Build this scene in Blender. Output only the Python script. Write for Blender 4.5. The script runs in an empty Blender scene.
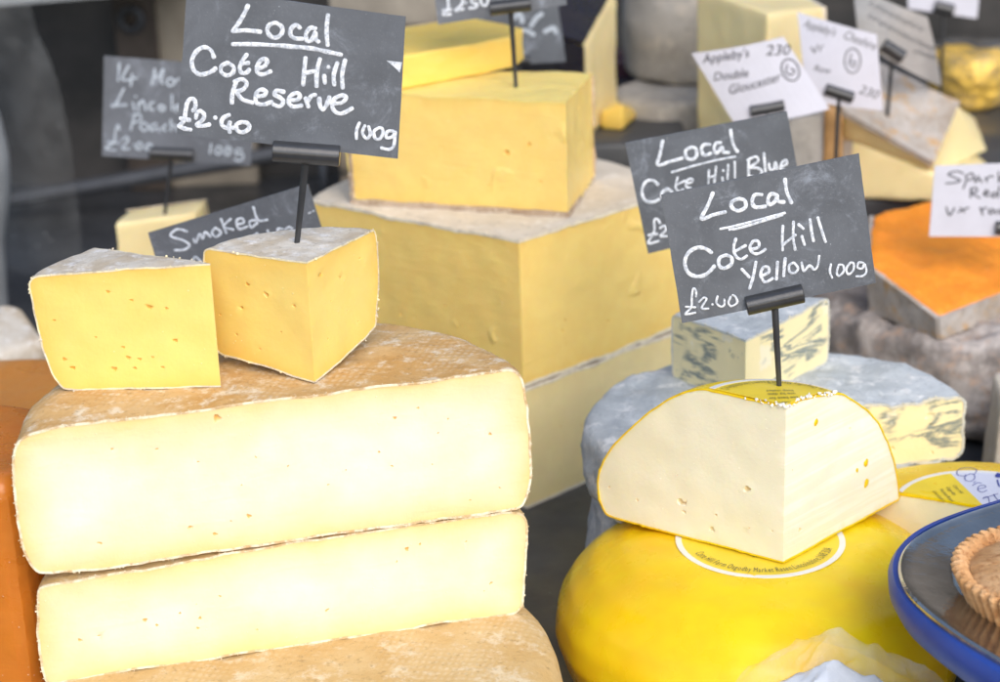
import bpy, bmesh, random
from math import *
from mathutils import Vector, noise as mnoise, Matrix
from mathutils.geometry import delaunay_2d_cdt
random.seed(7)
SC = bpy.context.scene
COL = SC.collection
# ------------------------------------------------------------------ camera
TH, RO, FPX, CH = radians(20), radians(2), 1944.0, 0.60
_F = Vector((0, cos(TH), -sin(TH))); _U0 = Vector((0, sin(TH), cos(TH))); _X = Vector((1, 0, 0))
_R = _X*cos(RO) - _U0*sin(RO); _U = _X*sin(RO) + _U0*cos(RO)
CAM = Vector((0, 0, CH))
def ray(u, v): return _F + _R*((u-500)/FPX) - _U*((v-341)/FPX)
def oz(u, v, z):
    d = ray(u, v); return CAM + d*((z-CH)/d.z)
def oy(u, v, y):
    d = ray(u, v); return CAM + d*(y/d.y)
def opl(u, v, p, n):
    d = ray(u, v); return CAM + d*((Vector(p)-CAM).dot(n)/d.dot(n))
cd = bpy.data.cameras.new('camera'); cam = bpy.data.objects.new('camera', cd); COL.objects.link(cam)
cam.matrix_world = Matrix(((_R.x, _U.x, -_F.x, 0), (_R.y, _U.y, -_F.y, 0), (_R.z, _U.z, -_F.z, CH), (0, 0, 0, 1)))
cd.lens = 70; cd.sensor_width = 36; cd.clip_start = .01; cd.clip_end = 100
cd.dof.use_dof = True; cd.dof.focus_distance = 1.07; cd.dof.aperture_fstop = 7.5
SC.camera = cam
# ------------------------------------------------------------------ light
w = bpy.data.worlds.new('World'); SC.world = w; w.use_nodes = True
nt = w.node_tree; bg = nt.nodes['Background']
sky = nt.nodes.new('ShaderNodeTexSky'); sky.sky_type = 'NISHITA'; sky.sun_disc = False
sd = Vector((.32, -.90, .82)).normalized()
sky.sun_elevation = asin(sd.z); sky.sun_rotation = atan2(sd.x, sd.y)
sky.dust_density = 2.0
nt.links.new(sky.outputs[0], bg.inputs[0]); bg.inputs[1].default_value = .15
sl = bpy.data.lights.new('sun', 'SUN'); sl.energy = .85; sl.angle = radians(50); sl.color = (1, .96, .9)
so = bpy.data.objects.new('sun', sl); COL.objects.link(so); so.rotation_euler = sd.to_track_quat('Z', 'Y').to_euler()
SC.view_settings.view_transform = 'Standard'; SC.view_settings.look = 'None'
SC.view_settings.exposure = 0.74; SC.view_settings.gamma = 1
SC.cycles.use_denoising = True
# ------------------------------------------------------------------ materials
class NT:
    def __init__(s, name):
        s.m = bpy.data.materials.new(name); s.m.use_nodes = True; s.t = s.m.node_tree; s.n = s.t.nodes
        s.p = s.n['Principled BSDF']; s.o = s.n['Material Output']
        s.tc = s.n.new('ShaderNodeNewGeometry').outputs['Position']
    def l(s, a, b): s.t.links.new(a, b)
    def val(s, x, sock):
        if isinstance(x, (int, float)): sock.default_value = x
        elif isinstance(x, tuple): sock.default_value = x if len(x) == 4 or sock.type == 'VECTOR' else (*x, 1)
        else: s.l(x, sock)
    def noise(s, sc, det=4, rough=.55, dist=0, vec=None, out='Fac'):
        n = s.n.new('ShaderNodeTexNoise'); n.inputs['Scale'].default_value = sc; n.inputs['Detail'].default_value = det
        n.inputs['Roughness'].default_value = rough; n.inputs['Distortion'].default_value = dist
        s.l(vec or s.tc, n.inputs['Vector']); return n.outputs[out]
    def vor(s, sc, vec=None, feat='F1', out='Distance'):
        n = s.n.new('ShaderNodeTexVoronoi'); n.feature = feat; n.inputs['Scale'].default_value = sc
        s.l(vec or s.tc, n.inputs['Vector']); return n.outputs[out]
    def mapv(s, scale, rot=(0, 0, 0), vec=None):
        n = s.n.new('ShaderNodeMapping'); n.inputs['Scale'].default_value = scale; n.inputs['Rotation'].default_value = rot
        s.l(vec or s.tc, n.inputs['Vector']); return n.outputs[0]
    def ramp(s, x, a, b, lo=0.0, hi=1.0, smooth=True):
        n = s.n.new('ShaderNodeMapRange'); n.interpolation_type = 'SMOOTHSTEP' if smooth else 'LINEAR'
        s.val(x, n.inputs[0]); n.inputs[1].default_value = a; n.inputs[2].default_value = b
        n.inputs[3].default_value = lo; n.inputs[4].default_value = hi; return n.outputs[0]
    def mix(s, f, a, b, mode='MIX'):
        n = s.n.new('ShaderNodeMix'); n.data_type = 'RGBA'; n.blend_type = mode
        s.val(f, n.inputs[0]); s.val(a, n.inputs[6]); s.val(b, n.inputs[7]); return n.outputs[2]
    def math(s, op, a, b=0.0, clamp=False):
        n = s.n.new('ShaderNodeMath'); n.operation = op; n.use_clamp = clamp; s.val(a, n.inputs[0]); s.val(b, n.inputs[1]); return n.outputs[0]
    def attr(s, nm):
        n = s.n.new('ShaderNodeAttribute'); n.attribute_name = nm; return n.outputs['Fac']
    def bump(s, h, st, dist, prev=None):
        n = s.n.new('ShaderNodeBump'); n.inputs['Strength'].default_value = st; n.inputs['Distance'].default_value = dist
        s.l(h, n.inputs['Height'])
        if prev: s.l(prev, n.inputs['Normal'])
        return n.outputs[0]
    def done(s, col, rough=.5, normal=None, sss=0, rad=(1, .6, .2), sscale=.004, **kw):
        s.val(col, s.p.inputs['Base Color']); s.val(rough, s.p.inputs['Roughness'])
        if normal: s.l(normal, s.p.inputs['Normal'])
        if sss:
            s.p.inputs['Subsurface Weight'].default_value = sss; s.p.inputs['Subsurface Radius'].default_value = rad
            s.p.inputs['Subsurface Scale'].default_value = sscale
        for k, v in kw.items(): s.val(v, s.p.inputs[k.replace('_', ' ')])
        return s.m
def dull(c, k): return tuple(x*k for x in c)
def paste(name, core, edge, rough=.42, mott=.10, smear=.3, sss=.35, chips=0.0, lines=0.0):
    m = NT(name)
    e = m.math('POWER', m.attr('edge'), 2.3)
    e = m.math('ADD', e, m.ramp(m.noise(25, 2), .3, .8, -.12, .12), True)
    c = m.mix(e, core, edge)
    c = m.mix(m.ramp(m.noise(18, 3), .3, .75, 0, .35), c, dull(edge, .97))
    c = m.mix(m.ramp(m.noise(90, 5, .6), .35, .7, 0, mott), c, tuple(min(1, x*1.18) for x in core))
    sp = m.ramp(m.vor(260), .0, .16, 1, 0)
    sel = m.ramp(m.noise(130, 1), .56, .62)
    sp = m.math('MULTIPLY', sp, sel)
    c = m.mix(m.math('MULTIPLY', sp, .55), c, (.95, .9, .72))
    if lines:
        lv = m.noise(1, 4, .6, .6, m.mapv((9, 9, 230), (.10, -.16, 0)))
        c = m.mix(m.math('MULTIPLY', m.attr('cut'), m.ramp(lv, .42, .6, 0, lines)), c, (1, .97, .86))
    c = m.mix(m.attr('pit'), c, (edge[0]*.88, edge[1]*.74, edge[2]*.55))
    b = m.bump(m.noise(420, 3), .25, .0006)
    b = m.bump(m.noise(1, 3, .6, .8, m.mapv((30, 30, 120), (.3, .2, .4))), smear, .0012, b)
    b = m.bump(m.noise(1, 3, .6, .2, m.mapv((160, 160, 9), (.5, .1, .2))), .18, .0005, b)
    if chips:
        ch = m.ramp(m.vor(55, m.noise(30, 2, out='Color')), .05, .3)
        b = m.bump(m.ramp(m.noise(34, 2, .4, .6), .66, .76), chips*.5, .0012, b)
    b = m.bump(sp, .5, .0006, b)
    return m.done(c, m.ramp(m.noise(60, 3), .3, .7, rough-.08, rough+.12), b, sss, (1, .62, .2))
def blue_paste(name, core):
    m = NT(name)
    d = m.noise(40, 3, .6, out='Color')
    vec = m.mapv((17, 17, 75), (.1, .1, 0))
    n1 = m.noise(1, 5, .6, .5, vec)
    v = m.math('ABSOLUTE', m.math('SUBTRACT', n1, .5)); v = m.ramp(v, .0, .075, .85, 0)
    v = m.math('MULTIPLY', v, m.ramp(m.noise(36, 2), .45, .56))
    c = m.mix(m.ramp(m.noise(30, 3), .3, .7), core, (.88, .78, .46))
    blot = m.ramp(m.noise(60, 4, .7), .58, .70, 0, .8)
    blot = m.math('MULTIPLY', blot, m.ramp(m.noise(24, 2), .45, .55))
    v = m.math('MAXIMUM', v, blot)
    c = m.mix(v, c, (.12, .175, .20))
    c = m.mix(m.ramp(m.noise(50, 3), .64, .7, 0, .5), c, (.9, .86, .72))
    b = m.bump(m.noise(160, 4), .5, .001); b = m.bump(v, -.6, .001, b)
    return m.done(c, .5, b, .12, (1, .7, .3), .002)
def rind(name, c1, c2, c3, sc=30, rimc=(.9, .84, .66), bump=.7, weave=0, rough=.8):
    m = NT(name)
    c = m.mix(m.ramp(m.noise(sc, 5, .65, .4), .35, .65), c1, c2)
    c = m.mix(m.ramp(m.noise(sc*2.7, 6, .7), .5, .68), c, c3)
    c = m.mix(m.ramp(m.noise(sc*9, 3, .7), .55, .72, 0, .5), c, dull(c1, .55))
    h = m.noise(sc*6, 6, .7)
    b = m.bump(h, bump, .0015)
    if weave:
        wv = m.n.new('ShaderNodeTexWave'); wv.inputs['Scale'].default_value = 85; wv.inputs['Distortion'].default_value = 1.6
        wv.inputs['Detail'].default_value = 2; wv.inputs['Detail Scale'].default_value = 2
        m.l(m.mapv((1, 1, 1), (0, 0, .25)), wv.inputs['Vector'])
        w2 = m.n.new('ShaderNodeTexWave'); w2.inputs['Scale'].default_value = 60; w2.inputs['Distortion'].default_value = 2.2; w2.inputs['Detail'].default_value = 2
        m.l(m.mapv((1, 1, 1), (0, 0, 1.75)), w2.inputs['Vector'])
        k = m.math('MULTIPLY', wv.outputs['Fac'], w2.outputs['Fac'])
        k = m.math('MULTIPLY', k, m.ramp(m.noise(22, 3), .42, .68))
        c = m.mix(m.math('MULTIPLY', k, weave), c, c3)
        b = m.bump(k, .2, .0008, b)
    r = m.math('MULTIPLY', m.attr('rim'), m.ramp(m.noise(110, 4, .7), .38, .6, .12, 1))
    c = m.mix(r, c, rimc)
    return m.done(c, rough, b, Specular_IOR_Level=.3)
def plain(name, c, rough=.5, var=.15, sc=40, bump=.2, **kw):
    m = NT(name)
    cc = m.mix(m.ramp(m.noise(sc, 5, .6), .3, .7), dull(c, 1-var), tuple(min(1, x*(1+var)) for x in c))
    return m.done(cc, rough, m.bump(m.noise(sc*8, 4), bump, .0008), **kw)
def slate(name, c=(.098, .108, .124), chalky=.55):
    m = NT(name)
    c0 = m.mix(m.ramp(m.noise(28, 4, .6, .5), .3, .7), c, dull(c, 1.35))
    c0 = m.mix(m.ramp(m.noise(38, 6, .78, .6), .52, .80, 0, chalky), c0, (.42, .47, .55))
    c0 = m.mix(m.ramp(m.noise(700, 2, .8), .60, .75, 0, .25), c0, (.4, .42, .45))
    dots = m.math('MULTIPLY', m.ramp(m.vor(210), .0, .09, 1, 0), m.ramp(m.noise(70, 2), .6, .65))
    c0 = m.mix(m.math('MULTIPLY', dots, .8), c0, (.75, .8, .85))
    return m.done(c0, .55, m.bump(m.noise(500, 4), .3, .0005), Specular_IOR_Level=.45)
def chalk(name, c=(.84, .88, .94), wear=.7):
    m = NT(name)
    cc = m.mix(m.ramp(m.noise(330, 5, .85), .40, .58, wear, 0), c, (.28, .32, .38))
    return m.done(cc, .85, m.bump(m.noise(900, 3), .5, .0004))
def wax(name, c, rough=.28):
    m = NT(name)
    cc = m.mix(m.ramp(m.noise(14, 4, .6), .3, .7), c, (c[0]*.97, c[1]*.80, c[2]))
    cc = m.mix(m.ramp(m.noise(70, 5, .7), .55, .8, 0, .35), cc, (min(1, c[0]*1.05), min(1, c[1]*1.12), c[2]+.02))
    b = m.bump(m.noise(16, 2), .35, .004); b = m.bump(m.noise(220, 4), .12, .0006, b)
    return m.done(cc, m.ramp(m.noise(50, 4), .3, .7, rough-.06, rough+.16), b, .25, (1, .6, .05), .004, Coat_Weight=.12, Coat_Roughness=.2, Specular_IOR_Level=.3)

M = {}
M['res_paste'] = paste('pale_cream_paste', (.88, .81, .68), (.89, .65, .28), mott=.06, sss=.3)
M['wed_paste'] = paste('golden_paste', (.91, .69, .21), (.88, .57, .13), mott=.12, smear=.12)
M['ched_paste'] = paste('cheddar_paste', (.93, .67, .21), (.90, .60, .16), mott=.25, smear=.35, chips=1.5)
M['ched_low'] = paste('pale_cheddar_paste', (.87, .73, .38), (.84, .68, .32), mott=.2, chips=.6)
M['yel_paste'] = paste('ivory_paste', (.85, .81, .62), (.85, .77, .50), mott=.1, smear=.06, sss=.3, lines=.4)
M['slice_paste'] = paste('bright_yellow_paste', (.88, .62, .14), (.84, .55, .11))
M['pale_block'] = paste('butter_yellow_paste', (.82, .69, .37), (.78, .62, .29))
M['orange'] = paste('annatto_orange_paste', (.88, .29, .02), (.80, .21, .014), mott=.5, smear=.6, chips=1.0)
M['orange_side'] = paste('orange_wax_rind', (.62, .20, .02), (.5, .13, .015), rough=.32)
M['orange_rear'] = paste('bright_orange_wax_rind', (.60, .24, .04), (.50, .17, .025), rough=.35)
M['blue'] = blue_paste('blue_veined_paste', (.87, .76, .44))
M['res_rind'] = rind('natural_golden_rind', (.55, .32, .11), (.64, .43, .20), (.76, .65, .48), 30, (.90, .83, .62), .8, .45)
M['low_rind'] = rind('natural_cream_rind', (.58, .38, .15), (.64, .46, .22), (.72, .60, .40), 26, (.90, .83, .62), .8, .4)
M['wed_rind'] = rind('grey_dusty_rind', (.54, .44, .31), (.68, .62, .52), (.80, .76, .70), 34, (.90, .80, .52), .8)
M['ched_rind'] = rind('cream_cloth_rind', (.62, .54, .42), (.70, .62, .50), (.78, .72, .62), 16, (.84, .76, .58), .4)
M['crust'] = rind('brown_crust', (.42, .30, .2), (.58, .45, .33), (.76, .66, .52), 60, (.82, .72, .5), 1)
M['blue_rind'] = rind('grey_white_mould_rind', (.46, .49, .49), (.58, .61, .61), (.78, .78, .75), 26, (.70, .66, .52), 1.0)
M['grey_rind'] = rind('grey_brown_mould_rind', (.24, .21, .19), (.58, .52, .47), (.48, .34, .25), 30, (.6, .5, .4), .9)
M['grey_rind2'] = rind('grey_mottled_rind', (.34, .28, .22), (.50, .46, .42), (.52, .33, .16), 24, (.6, .5, .4), .9)
M['cloth'] = rind('grey_cloth_rind', (.33, .31, .28), (.42, .40, .37), (.50, .46, .40), 18, (.5, .46, .4), .5)
M['wax'] = wax('yellow_wax', (.88, .63, .006))
M['wax_dark'] = wax('black_wax', (.02, .02, .022))
M['maroon'] = wax('maroon_wax', (.06, .02, .03))
M['slate'] = slate('chalkboard_slate'); M['slate_b'] = slate('chalkboard_slate_smeared', (.115, .125, .143), .7)
M['slate_dark'] = slate('worn_chalkboard', (.09, .1, .115), .9)
M['chalk'] = chalk('chalk_pen_white'); M['chalk_dim'] = chalk('chalk_pen_faint', (.52, .58, .64), .7)
M['chalk_mid'] = chalk('chalk_pen_rubbed', (.72, .77, .84), .7)
M['card'] = plain('white_card', (.60, .60, .67), .7, .04)
M['card_grey'] = plain('grey_laminated_card', (.42, .41, .40), .25, .15, 25)
M['ink'] = plain('black_marker_ink', (.03, .03, .04), .6, .1); M['ink_soft'] = plain('grey_marker_ink', (.12, .12, .13), .6, .1)
M['blueink'] = plain('navy_printed_ink', (.03, .05, .28), .5, .1)
M['greyink'] = plain('olive_printed_ink', (.10, .09, .03), .5, .1)
M['clip'] = plain('black_plastic_clip', (.03, .032, .036), .3, .2, Coat_Weight=.3)
M['lab_white'] = plain('white_label_paper', (.80, .78, .72), .35, .03, Coat_Weight=.3)
M['lab_lilac'] = plain('pale_blue_white_label', (.66, .68, .78), .3, .03, Coat_Weight=.3)
M['lab_yellow'] = plain('yellow_label_paper', (.84, .62, .03), .45, .06, Coat_Weight=.1)
M['gold'] = plain('gold_foil', (.78, .48, .04), .35, .3, 60, 1.0, Metallic=.35)
M['steel'] = plain('polished_tray_metal', (.42, .39, .35), .15, .2, 18, .5, Metallic=.95)
M['bluep'] = plain('blue_enamel', (.022, .062, .30), .4, .12, 30, .1, Specular_IOR_Level=.3)
M['tart'] = rind('baked_pastry', (.60, .31, .12), (.74, .45, .22), (.42, .18, .06), 60, (.8, .6, .4), .8, 0, .6)
M['film_in'] = plain('white_wrapped_paper', (.62, .67, .74), .5, .08, 25, .5)
M['crate'] = plain('weathered_wood', (.30, .24, .17), .7, .3, 12)
M['tan'] = plain('tan_rind', (.42, .24, .09), .6, .2)
M['tub'] = plain('white_plastic', (.34, .36, .37), .35, .08)
M['rail'] = plain('dull_steel', (.075, .08, .09), .5, .2, 20, Metallic=.4)
M['post'] = plain('brown_painted_metal', (.075, .06, .05), .5, .4, 14)
M['beige'] = plain('beige_board', (.34, .30, .24), .7, .25, 12)
def tabletop():
    m = NT('dark_table_cover'); c = m.mix(m.ramp(m.noise(9, 5, .6), .3, .7), (.028, .03, .033), (.055, .058, .063))
    sp = m.math('MULTIPLY', m.ramp(m.vor(90), 0, .12, 1, 0), m.ramp(m.noise(30, 2), .55, .62))
    c = m.mix(m.math('MULTIPLY', sp, .5), c, (.4, .4, .4))
    return m.done(c, m.ramp(m.noise(20, 4), .3, .7, .3, .5), m.bump(m.noise(120, 4), .3, .001))
M['table'] = tabletop()
def wallm():
    m = NT('dark_scuffed_panel'); c = m.mix(m.ramp(m.noise(5, 5, .6), .35, .7), (.03, .03, .03), (.085, .08, .076))
    c = m.mix(m.ramp(m.noise(1, 5, .6, vec=m.mapv((4, 4, 40))), .5, .75, 0, .5), c, (.085, .075, .068))
    return m.done(c, .35, m.bump(m.noise(40, 4), .2, .002))
M['wall'] = wallm()
def glassy(name, tint, alpha, rough=.08, bump=.3, spec=False):
    m = NT(name)
    h = m.noise(55, 4, .6, 1.5)
    a = m.ramp(m.noise(30, 3), .3, .7, alpha*.5, alpha*1.5)
    if spec:
        s1 = m.math('MULTIPLY', m.ramp(m.vor(70), .0, .18, 1, 0), m.ramp(m.noise(14, 3), .42, .55))
        a = m.math('ADD', a, m.math('MULTIPLY', s1, .8), True)
    return m.done(tint, rough, m.bump(h, bump, .003), Alpha=a, Specular_IOR_Level=.8)
M['film'] = glassy('clear_cling_film', (.80, .84, .90), .13, .05, 1.0)
M['film_thin'] = glassy('thin_clear_film', (.5, .52, .55), .07, .1, .6)
M['guard'] = glassy('misted_clear_plastic', (.25, .26, .26), .16, .3, .3, True)
# ------------------------------------------------------------------ building helpers
def thing(name, label, cat, loc, group=None):
    o = bpy.data.objects.new(name, None); COL.objects.link(o); o.location = loc; o.empty_display_size = .02
    o['label'] = label; o['category'] = cat
    if group: o['group'] = group
    return o
def struct(name, o): o.name = name; o['kind'] = 'structure'; return o
def link(name, bm, mat, parent=None, smooth=True, recalc=True):
    if recalc: bmesh.ops.recalc_face_normals(bm, faces=bm.faces)
    if parent: bmesh.ops.translate(bm, verts=bm.verts, vec=-parent.location)
    me = bpy.data.meshes.new(name); bm.to_mesh(me); bm.free()
    if smooth:
        for p in me.polygons: p.use_smooth = True
        me.set_sharp_from_angle(angle=radians(42))
    me.materials.append(mat); o = bpy.data.objects.new(name, me); COL.objects.link(o)
    if parent: o.parent = parent
    return o
def resample(pts, n):
    L = [0]
    for a, b in zip(pts, pts[1:]): L.append(L[-1] + hypot(b[0]-a[0], b[1]-a[1]))
    out = []; k = 0
    for i in range(n):
        t = L[-1]*i/(n-1)
        while k < len(L)-2 and L[k+1] < t: k += 1
        f = (t-L[k])/max(1e-9, L[k+1]-L[k])
        out.append((pts[k][0]+(pts[k+1][0]-pts[k][0])*f, pts[k][1]+(pts[k+1][1]-pts[k][1])*f))
    return out
def smooth2(p, it=2):
    for _ in range(it):
        p = [p[0]] + [((p[i-1][0]+2*p[i][0]+p[i+1][0])/4, (p[i-1][1]+2*p[i][1]+p[i+1][1])/4) for i in range(1, len(p)-1)] + [p[-1]]
    return p
def inset(p, t):
    out = []
    for i in range(len(p)):
        a = p[max(0, i-1)]; b = p[min(len(p)-1, i+1)]
        dx, dy = b[0]-a[0], b[1]-a[1]; L = hypot(dx, dy) or 1
        q = (p[i][0]-dy/L*t, p[i][1]+dx/L*t)
        out.append((max(0, q[0]), q[1]))
    out[0] = (0, p[0][1]+t); out[-1] = (0, p[-1][1]-t)
    return out
def inpoly(x, y, P):
    c = False; j = len(P)-1
    for i in range(len(P)):
        if (P[i][1] > y) != (P[j][1] > y) and x < (P[j][0]-P[i][0])*(y-P[i][1])/(P[j][1]-P[i][1])+P[i][0]: c = not c
        j = i
    return c
def segd(x, y, L):
    m = 9
    for a, b in zip(L, L[1:]):
        dx, dy = b[0]-a[0], b[1]-a[1]; q = dx*dx+dy*dy
        t = 0 if q == 0 else max(0, min(1, ((x-a[0])*dx+(y-a[1])*dy)/q))
        d = (x-a[0]-t*dx)**2+(y-a[1]-t*dy)**2
        if d < m: m = d
    return sqrt(m)
def cap(bm, P, to3, sp, pits, eL, pL, edgew=.035, rough=.00035, seed=0):
    V = [Vector(p) for p in P]; n = len(V); dep = [0]*n; pit = [0]*n
    xs = [p[0] for p in P]; ys = [p[1] for p in P]
    zones = []
    for (px_, py_, r, asp, ang) in pits:
        if not inpoly(px_, py_, P) or segd(px_, py_, P) < r*1.6: continue
        zones.append((px_, py_, r*max(1, asp)*1.25))
        K = 9
        for ring, dd, pv in ((1.0, 0, 0), (.72, -.55, .8), (.35, -.9, 1)):
            for k in range(K):
                a = 2*pi*k/K; rr = r*ring*(1+.25*sin(k*2.3+px_*900))
                ex, ey = rr*asp*cos(a), rr*sin(a)
                V.append(Vector((px_+ex*cos(ang)-ey*sin(ang), py_+ex*sin(ang)+ey*cos(ang)))); dep.append(dd*r); pit.append(pv)
    y = min(ys)+sp*.5; row = 0
    while y < max(ys):
        x = min(xs)+sp*(.5+.5*(row % 2))
        while x < max(xs):
            jx, jy = x+random.uniform(-.25, .25)*sp, y+random.uniform(-.25, .25)*sp
            if inpoly(jx, jy, P) and segd(jx, jy, P+[P[0]]) > sp*.45 and all((jx-a)**2+(jy-b)**2 > c*c for a, b, c in zones):
                V.append(Vector((jx, jy))); dep.append(rough*mnoise.noise(Vector((jx*60, jy*60, seed)))*2); pit.append(0)
            x += sp
        y += sp; row += 1
    res = delaunay_2d_cdt(V, [(i, (i+1) % n) for i in range(n)], [], 1, 1e-7)
    ov, of, om = res[0], res[2], res[3]
    bv = []
    for q, orig in zip(ov, om):
        i = orig[0] if orig else 0
        v = bm.verts.new(to3(q.x, q.y, dep[i]))
        v[eL] = max(0, 1-segd(q.x, q.y, cap.rl)/edgew); v[pL] = pit[i]; bv.append(v)
    for f in of:
        try: bm.faces.new([bv[i] for i in f])
        except ValueError: pass
def sector(root, C, a0, a1, profs, pm, rm, rt=.0012, nseg=48, NP=110, pits=(None, None), jag=.0006, amp=.0008, crumbs=90,
           sp=.005, edgew=.035, names=('paste', 'rind'), rim=1.0, seed=0, crs=1.0):
    cx, cy = C[0], C[1]; full = a1-a0 > 2*pi-.01
    z0 = profs[0][1][0][1]; z1 = profs[0][1][-1][1]
    R = [(f, smooth2(resample(p, NP), 1)) for f, p in profs]
    def prof(f):
        for (fa, pa), (fb, pb) in zip(R, R[1:]):
            if f <= fb+1e-9:
                t = (f-fa)/(fb-fa); return [(a[0]+(b[0]-a[0])*t, a[1]+(b[1]-a[1])*t) for a, b in zip(pa, pb)]
        return R[-1][1]
    if len(R) == 1: prof = lambda f: R[0][1]
    def noisy(f, a, p):
        out = []
        for j, (r, z) in enumerate(p):
            k = min(1, r/.02)
            v = Vector((cx+r*cos(a), cy+r*sin(a), z))
            d = amp*k*(mnoise.noise(v*35+Vector((seed, 0, 0)))*1.6+.7*mnoise.noise(v*140))
            A = p[max(0, j-1)]; B = p[min(len(p)-1, j+1)]; dx, dy = B[0]-A[0], B[1]-A[1]; L = hypot(dx, dy) or 1
            out.append((max(0, r+dy/L*d), z-dx/L*d) if 0 < j < len(p)-1 else (0, z))
        return out
    nA = nseg if full else nseg+1
    A = [a0+(a1-a0)*i/nseg for i in range(nA)]
    PR = [noisy(i/nseg, a, prof(i/nseg)) for i, a in enumerate(A)]
    if full: pass
    # paste
    if pm:
        bm = bmesh.new(); eL = bm.verts.layers.float.new('edge'); pL = bm.verts.layers.float.new('pit'); cL = bm.verts.layers.float.new('cut')
        IN = [inset(p, rt) for p in PR]
        rows = []
        for a, p in zip(A, IN):
            row = []
            for r, z in p:
                v = bm.verts.new((cx+r*cos(a), cy+r*sin(a), z)); v[eL] = 1; row.append(v)
            rows.append(row)
        for i in range(nseg):
            ra, rb = rows[i], rows[(i+1) % nA]
            for j in range(NP-1): bm.faces.new((ra[j], ra[j+1], rb[j+1], rb[j]))
        if not full:
            for e, (a, p) in enumerate(((A[0], IN[0]), (A[-1], IN[-1]))):
                N = Vector((sin(a), -cos(a), 0)) if e == 0 else Vector((-sin(a), cos(a), 0))
                cap.rl = p[1:-1]; na = max(2, int((p[-1][1]-p[0][1])/sp)); p = list(p)+[(0, p[-1][1]+(p[0][1]-p[-1][1])*q_/na) for q_ in range(1, na)]
                nb = len(bm.verts)
                cap(bm, p, lambda s, z, d, a=a, N=N: Vector((cx+s*cos(a), cy+s*sin(a), z))+N*d, sp, pits[e] or [], eL, pL, edgew, seed=seed+e)
                if e == 0:
                    for v in list(bm.verts)[nb:]: v[cL] = 1
        bmesh.ops.remove_doubles(bm, verts=bm.verts, dist=2e-5)
        link(names[0], bm, pm, root)
    # rind shell
    if rm:
        bm = bmesh.new(); rL = bm.verts.layers.float.new('rim')
        OUT = PR; IN = [inset(p, rt*1.25) for p in PR]
        ro, ri = [], []
        for i, a in enumerate(A):
            o_, i_ = [], []
            for j in range(NP):
                off = Vector((0, 0, 0)); rr = 0
                if not full and i in (0, nA-1):
                    N = Vector((sin(a), -cos(a), 0)) if i == 0 else Vector((-sin(a), cos(a), 0))
                    kk = min(1, OUT[i][j][0]/.01)
                    off = N*(.00015+jag*kk*abs(mnoise.noise(Vector((j*.9, i, seed)))+random.uniform(-.3, .6))); rr = rim
                for P_, L_ in ((OUT, o_), (IN, i_)):
                    r, z = P_[i][j]; v = bm.verts.new(Vector((cx+r*cos(a), cy+r*sin(a), z))+off); v[rL] = rr; L_.append(v)
            ro.append(o_); ri.append(i_)
            if not full and i == 0:   # extra ring right behind the rim keeps its pale tone to the rim
                a_ = a+.0012/ .1; o2, i2 = [], []
                for j in range(NP):
                    for P_, L_ in ((OUT, o2), (IN, i2)):
                        r, z = P_[i][j]; L_.append(bm.verts.new(Vector((cx+r*cos(a_), cy+r*sin(a_), z))))
                ro.append(o2); ri.append(i2)
            if not full and i == nA-2:
                a_ = A[-1]-.0012/.1; o2, i2 = [], []
                for j in range(NP):
                    for P_, L_ in ((OUT, o2), (IN, i2)):
                        r, z = P_[-1][j]; L_.append(bm.verts.new(Vector((cx+r*cos(a_), cy+r*sin(a_), z))))
                ro.append(o2); ri.append(i2)
        n = len(ro)
        for i in range(n if full else n-1):
            k = (i+1) % n
            for j in range(NP-1):
                bm.faces.new((ro[i][j], ro[i][j+1], ro[k][j+1], ro[k][j])); bm.faces.new((ri[i][j], ri[k][j], ri[k][j+1], ri[i][j+1]))
        if not full:
            for i in (0, n-1):
                for j in range(NP-1): bm.faces.new((ro[i][j], ri[i][j], ri[i][j+1], ro[i][j+1]))
        bmesh.ops.recalc_face_normals(bm, faces=bm.faces)
        if not full and crumbs:
            for i, a in ((0, A[0]), (nA-1, A[-1])):
                N = Vector((sin(a), -cos(a), 0)) if i == 0 else Vector((-sin(a), cos(a), 0))
                for _ in range(crumbs):
                    j = random.randrange(2, NP-2); r, z = PR[i][j]
                    if r < .006 or mnoise.noise(Vector((j*.13, seed*3.1, i*.5))) < -.05: continue
                    s = random.uniform(.0002, .0007)*crs*(1.6 if random.random() < .08 else 1)
                    c = Vector((cx+r*cos(a), cy+r*sin(a), z))+N*random.uniform(0, .0006)+Vector((random.uniform(-1, 1), random.uniform(-1, 1), random.uniform(-1, 1)))*.0006
                    q = bmesh.ops.create_icosphere(bm, subdivisions=1, radius=s, matrix=Matrix.Translation(c))
                    for v in q['verts']:
                        v[rL] = rim; v.co = c+(v.co-c)*random.uniform(.6, 1.4)
        link(names[1], bm, rm, root, recalc=False)
def rprof(Rr, z0, z1, c=.008, bulge=.002, tuck=0):
    return [(0, z0), (Rr-c-tuck, z0), (Rr-c*.3-tuck, z0+c*.3), (Rr-tuck*.5, z0+c), (Rr+bulge, (z0+z1)/2), (Rr, z1-c), (Rr-c*.3, z1-c*.3), (Rr-c, z1), (0, z1)]
def rpits(n, s0, s1, z0, z1, r=(.0006, .0016)):
    return [(random.uniform(s0, s1), random.uniform(z0, z1), random.uniform(*r), random.uniform(.8, 2), random.uniform(0, 3)) for _ in range(n)]
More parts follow.
